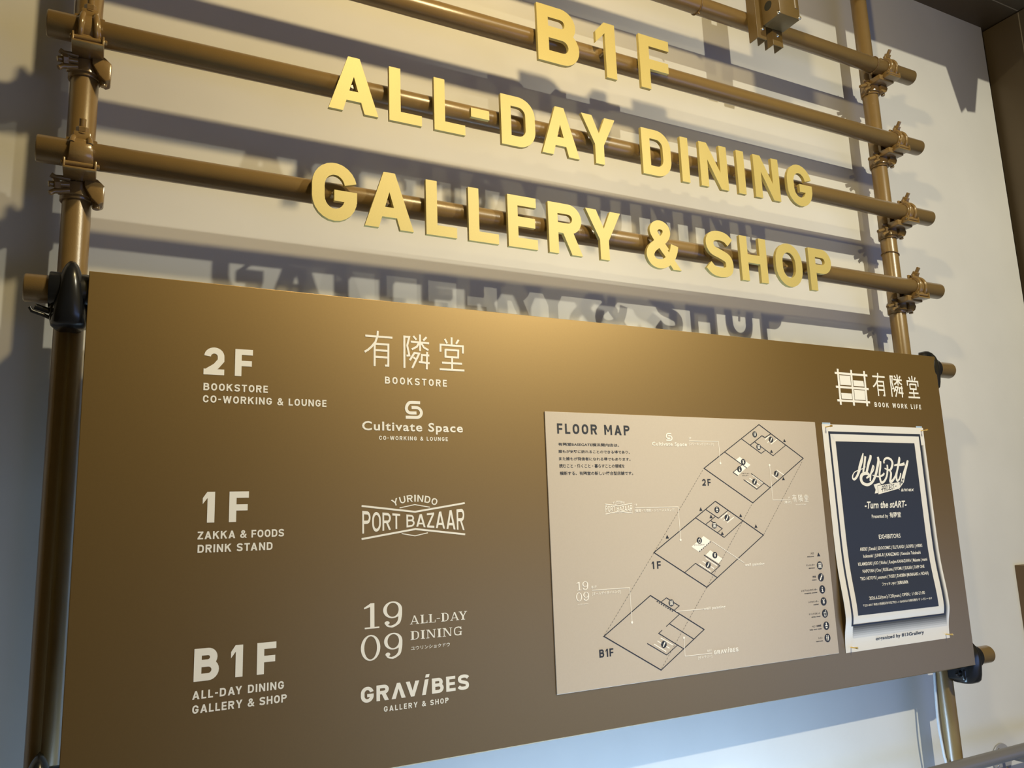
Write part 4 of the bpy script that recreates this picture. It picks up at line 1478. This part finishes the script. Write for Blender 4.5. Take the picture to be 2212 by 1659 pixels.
plan(F2_LINES, F2_WHITE, F2_STAIRS, F2_TRI, F2_ICONS, ['toilet', 'stairs', 'lift', 'yen', 'info', 'stairs', 'stairs'], [], '2F')
plan(F1_LINES, F1_WHITE, F1_STAIRS, F1_TRI, F1_ICONS, ['baby', 'stairs', 'lift', 'cup', 'yen', 'stairs'], F1_DASH, '1F')
plan(B1_LINES, [], B1_STAIRS, [], B1_ICONS, ['lift', 'stairs'], B1_DASH, 'B1F')
for q in MAP_DOTS:
    for a, b in zip(q[:-1], q[1:]):
        fd = Flat()
        dots(fd, a, b, .0078, .0011)
        fd.build('guide_line', M_DASH, fmap, YM, label='dashed guide line joining two plans')
for r in MAP_DARK_TEXT:
    if r[1] in ('2F', '1F', 'B1F'):
        text_part('floor_name', [r], M_INK, fmap, YM, 'dark floor name %s' % r[1])
small = [r for r in MAP_DARK_TEXT if r[1] not in ('2F', '1F', 'B1F')]
text_part('caption', small[0:2], M_INK, fmap, YM - .0002, 'tiny dark Japanese caption in the 2F plan')
text_part('caption', small[2:3], M_INK, fmap, YM - .0002, 'tiny dark Japanese caption in the 1F plan')
small = small[3:]
kinds = [None, 'lift', 'stairs', 'info', 'yen', 'cup', 'baby', 'toilet']
places = [LEG_TRI[0][0]] + [q[0] for q in LEG_ICONS]
for i, kd in enumerate(kinds):
    fd, fi = Flat(), Flat()
    what = small[2 * i + 1][1]
    if kd is None:
        triangle(fd, places[i][0], places[i][1], .0062)
    else:
        icon(fd, fi, kd, places[i][0], places[i][1], .0102)
    lg = fd.build('legend_symbol', M_INK, fmap, YM - .0001, label='dark legend symbol for ' + what)
    if kd is not None:
        fi.build('icon', M_MAPW, lg, YM - .0003)
    text_part('caption', small[2 * i:2 * i + 2], M_INK, fmap, YM - .0001, 'tiny legend caption for ' + what)
def callout(rows, lines, dot, extra, label):
    fw = Flat()
    for r in rows:
        if r[1] != 'wall painting':
            put(fw, *r)
        else:
            put(fw, 'heavy', *r[1:])
    if extra:
        extra(fw)
    co = fw.build('callout', M_MAPW, fmap, YM - .0002, label=label)
    for q in lines:
        fw = Flat()
        fw.polys(stroke(q, .0013))
        if dot:
            fw.polys([[(dot[0] + .0028 * math.cos(k * .5236), dot[1] + .0028 * math.sin(k * .5236)) for k in range(12)]])
        fw.build('leader_line', M_MAPW, co, YM - .0002)

TX = MAP_WHITE_TEXT
bk, bs, bz = KANJI_MAP_BOX, S_MAP_BOX[0], BAZAAR_MAP_BOX[0]
callout(TX[0:3], F2_CALL[0:1], F2_CALL[0][-1], lambda fw: s_logo_into(fw, (bs[0][0], bs[1][0], bs[1][1], bs[0][1]), .0027), 'pale caption with a coiled S pointing into the 2F plan')
callout(TX[3:6], F2_CALL[1:2], F2_CALL[1][0], lambda fw: kanji_into(fw, (bk[0][0][0], bk[0][1][0], bk[0][1][1], bk[0][0][1]), .0014), 'pale three-character caption right of the 2F plan')
callout(TX[6:8], F1_CALL[0:1], F1_CALL[0][-1], lambda fw: bazaar_into(fw, box_map((BZB[0], BZB[1], BZB[2], AZT + .001), (bz[0][0], bz[1][0], bz[1][1], bz[0][1])), .42), 'pale bow-tie caption left of the 1F plan')
callout(TX[8:9], F1_CALL[1:2], None, None, 'pale caption wall painting beside the 1F plan')
callout(TX[9:14], B1_CALL[0:1], B1_CALL[0][-1], None, 'pale caption with four numerals left of the B1F plan')
callout(TX[14:15], B1_CALL[1:2], None, None, 'pale caption wall painting beside the B1F plan')
callout(TX[15:18], B1_CALL[2:3], B1_CALL[2][0], None, 'pale caption right of the B1F plan')

# ================================================================== poster
def bend(z):
    d = z - .175
    return .0115 * math.exp(-.5 * (d / (.065 if d > 0 else .03)) ** 2)

PX0, PX1, PZ0, PZ1 = 1.7395, 2.1515, .0825, .6680
def grid_quad(fl, tl, tr, br, bl, n=48):
    v, f = [], []
    for k in range(n + 1):
        s = k / n
        v.append((tl[0] + (bl[0] - tl[0]) * s, tl[1] + (bl[1] - tl[1]) * s))
        v.append((tr[0] + (br[0] - tr[0]) * s, tr[1] + (br[1] - tr[1]) * s))
    for k in range(n):
        f.append([2 * k, 2 * k + 1, 2 * k + 3, 2 * k + 2])
    fl.tris(v, f)

bm = bmesh.new()
N = 80
rows = []
for k in range(N + 1):
    z = PZ1 + (PZ0 - PZ1) * k / N
    y = -.0010 - bend(z)
    rows.append([bm.verts.new((PX0, y, z + Z0)), bm.verts.new((PX1, y, z + Z0)), bm.verts.new((PX1, y + .0004, z + Z0)), bm.verts.new((PX0, y + .0004, z + Z0))])
for A, B in zip(rows[:-1], rows[1:]):
    for k in range(4):
        bm.faces.new([A[k], A[(k + 1) % 4], B[(k + 1) % 4], B[k]])
bm.faces.new(rows[0])
bm.faces.new(rows[-1])
poster = bm_obj('poster', bm, M_PAPER, origin=((PX0 + PX1) / 2, -.001, PZ0 + Z0))
tag(poster, 'white paper poster with a dark framed centre, pinned right of the floor map', 'poster')
YQ = -.0014

FO, FI, FN = (1.7603, 2.1345, .1465, .6490), (1.7668, 2.1279, .1508, .6424), (1.7845, 2.1050, .1718, .6225)
def frame_part(name, o, i, material, y, label):
    fl = Flat()
    (a0, a1, c0, c1), (b0, b1, d0, d1) = o, i
    grid_quad(fl, (a0, c1), (a1, c1), (b1, d1), (b0, d1), 4)
    grid_quad(fl, (b0, d0), (b1, d0), (a1, c0), (a0, c0), 4)
    grid_quad(fl, (a0, c1), (b0, d1), (b0, d0), (a0, c0))
    grid_quad(fl, (b1, d1), (a1, c1), (a1, c0), (b1, d0))
    return fl.build(name, material, poster, y, bend, label)
# printed fade right of and below the frame (part of the poster's artwork)
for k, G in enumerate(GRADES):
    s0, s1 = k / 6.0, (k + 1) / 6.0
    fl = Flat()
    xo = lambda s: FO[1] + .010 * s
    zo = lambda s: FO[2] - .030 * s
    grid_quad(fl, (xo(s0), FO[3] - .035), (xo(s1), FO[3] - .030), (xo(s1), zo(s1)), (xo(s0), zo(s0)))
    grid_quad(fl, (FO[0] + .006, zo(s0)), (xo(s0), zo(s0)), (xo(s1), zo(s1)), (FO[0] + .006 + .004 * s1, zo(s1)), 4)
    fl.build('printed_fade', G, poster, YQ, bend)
frame_part('printed_frame', FO, FI, M_NAVY, YQ, 'thin dark outer line of the printed frame')
fl = Flat()
grid_quad(fl, (FN[0], FN[3]), (FN[1], FN[3]), (FN[1], FN[2]), (FN[0], FN[2]))
fl.build('dark_field', M_NAVY, poster, YQ, bend, 'dark navy centre of the poster')
YT = -.0018
text_part('lettering', POSTER_TEXT[0:1] + POSTER_TEXT[1:4], M_WHITE, poster, YT, 'white slanted subtitle, the line Presented by and the small word annex', bend)
text_part('lettering', POSTER_TEXT[4:11], M_WHITE, poster, YT, 'white list of names under EXHIBITORS', bend)
text_part('lettering', POSTER_TEXT[11:], M_WHITE, poster, YT, 'white dates and address line', bend)
text_part('lettering', POSTER_FOOT, M_NAVY, poster, YT, 'dark line organized by, at the foot of the poster', bend)
fl = Flat()
AW = [[.0042, .0115, .0120, .011, .0085, .0075, .006, .0045, .0030, .0025, .0025, .0022], [.0085, .0085, .0075], [.009, .011, .0105, .009], [.009, .0110, .0105, .010, .009, .0085, .009, .0105, .012, .011, .010, .009, .008, .005, .003], [.003, .0045, .005, .007, .006], [.0065, .0085, .008, .0085, .0085, .0075, .0075, .008, .0075, .0065, .005], [.0060, .0065, .0070, .0070], [.003, .004, .004, .003], [.006, .0065, .0065, .0075, .0085, .0095, .0090, .0065, .0040], [.005, .0085, .009, .0095, .008, .007, .0075, .009, .0105, .006], [.005, .0065, .0085, .010], [.008, .0085, .008, .0065, .006, .0055]]
for q, ws in zip(ART, AW):
    sp_ = spline(q, 5)
    wi = spline([(w_, 0.0) for w_ in ws], 5)
    fl.polys(stroke(sp_, [max(.0016, a[0] * .86) for a in wi]))
for q in BRUSH[:1]:
    fl.polys([q])
for q in RIBBON:
    fl.polys([q])
fl.build('brush_script_emblem', M_WHITE, poster, YT, bend, 'white brush-script title over a ribbon')
fl = Flat()
for q in BRUSH[1:]:
    fl.polys([q])
(p0, p1), (p2, p3) = PROJECT[0], PROJECT[1]
def skew(x, h):
    u = (x - p0[0]) / (p1[0] - p0[0])
    zb = p0[1] + (p1[1] - p0[1]) * u
    zt = p2[1] + (p3[1] - p2[1]) * u
    return (x, zb + (zt - zb) * h)
DW['J'] = .5
_g = glyph
def glyph(ch, W=None, w=.205):
    if ch == 'J':
        W = .5
        return stroke([(W - w / 2, 1), (W - w / 2, .28)] + arc(W / 2 - .0, .28, W / 2 - w / 2, .28 - w / 2, 0, -170, 8), w)
    return _g(ch, W, w)
set_line(fl, 'PROJECT', p0[0], p1[0], 0, 1, warp=skew, w=.13, gap=.12)
for q in PROJECT[2:]:
    fl.polys(stroke(q, .002))
fl.build('ribbon_lettering', M_NAVY, poster, YT - .0003, bend, 'dark word PROJECT on the white ribbon')

# ------------------------------------------------------------------ pins and bits of tape
for (bx, bz), lab in zip(((1.7523, .6600), (2.1415, .6590), (1.7587, .0945), (2.1359, .0935)),
        ('brass pin through the upper left corner of the poster', 'brass pin through the upper right corner of the poster', 'brass pin through the lower left corner of the poster', 'brass pin through the lower right corner of the poster')):
    t = empty('push_pin', (bx, -.001, bz + Z0), lab, 'pin', 'brass pins on the poster')
    bm = bmesh.new()
    add_cyl(bm, (bx, .001, bz + Z0), (bx + .0006, -.0185, bz + .0006 + Z0), .0016, seg=16)
    bm_obj('shank', bm, M_BRASS, t, smooth=True)
    bm = bmesh.new()
    add_cyl(bm, (bx + .0005, -.0160, bz + .0005 + Z0), (bx + .0007, -.0225, bz + .0007 + Z0), .0027, seg=16, bevel=.0007)
    bm_obj('head', bm, M_BRASS, t, smooth=True)
for x0, x1, lab in ((1.7415, 1.7720, 'small pale blue tape strip at the upper left corner of the poster'), (2.1220, 2.1480, 'small pale blue tape strip at the upper right corner of the poster')):
    bm = bmesh.new()
    add_box(bm, x0, x1, -.00075, -.00015, PZ1 - .008 + Z0, PZ1 + .0045 + Z0)
    tag(bm_obj('tape_strip', bm, M_TAPE, origin=(x0, -.0004, PZ1 + Z0)), lab, 'tape', 'tape strips behind the poster')

# ================================================================== handrail and framed board at the lower right
HY, HZ = .030, -.262 + Z0
t = empty('handrail', (2.57, YW, -.31 + Z0), 'dark grey tubular handrail on round wall brackets at the lower right', 'handrail')
bm = bmesh.new()
add_cyl(bm, (1.2, HY, HZ), (4.0, HY, HZ), .0178, seg=40)
bm_obj('rail', bm, M_RAIL, t, smooth=True, angle=60)
bm = bmesh.new()
add_cyl(bm, (2.571, YW, -.334 + Z0), (2.571, YW - .006, -.334 + Z0), .046, seg=40, bevel=.0015)
fp = bm_obj('flange_plate', bm, M_FLANGE, t, smooth=True, label='pale grey round wall plate')
for a in (28, 118, 208, 298):
    bm = bmesh.new()
    q = Vector((2.571 + .033 * math.cos(rad(a)), YW - .006, -.334 + Z0 + .033 * math.sin(rad(a))))
    add_lathe(bm, q, Vector((0, -1, 0)).to_track_quat('Z', 'Y').to_matrix(), [(.0048, 0), (.0046, .0015), (.003, .003), (0, .0036)], 16)
    bm_obj('screw', bm, M_STEEL, fp, smooth=True)
bm = bmesh.new()
add_tube(bm, [(2.571, YW - .004, -.322 + Z0), (2.571, .085, -.322 + Z0), (2.571, .055, -.318 + Z0), (2.571, .036, -.302 + Z0), (2.571, HY, HZ - .016)], .0072, 14)
bm_obj('bracket_arm', bm, M_RAIL, t, smooth=True)

t = empty('framed_board', (3.0, YW, -.5 + Z0), 'brown framed board on the wall, cut off by the lower right edge', 'board')
BX, BT = 2.782, .243
bm = bmesh.new()
add_box(bm, BX, BX + .02, .143, YW, -.6 + Z0, BT + Z0, .002)
add_box(bm, BX + .02, 3.06, .143, YW, BT - .02 + Z0, BT + Z0, .002)
add_box(bm, 3.04, 3.06, .143, YW, -.6 + Z0, BT - .02 + Z0, .002)
add_box(bm, BX + .02, 3.04, .143, YW, -.6 + Z0, -.58 + Z0, .002)
bm_obj('frame', bm, M_FRAME, t)
bm = bmesh.new()
add_box(bm, BX + .019, 3.041, .158, YW - .001, -.581 + Z0, BT - .019 + Z0)
bm_obj('board', bm, M_RAIL, t)
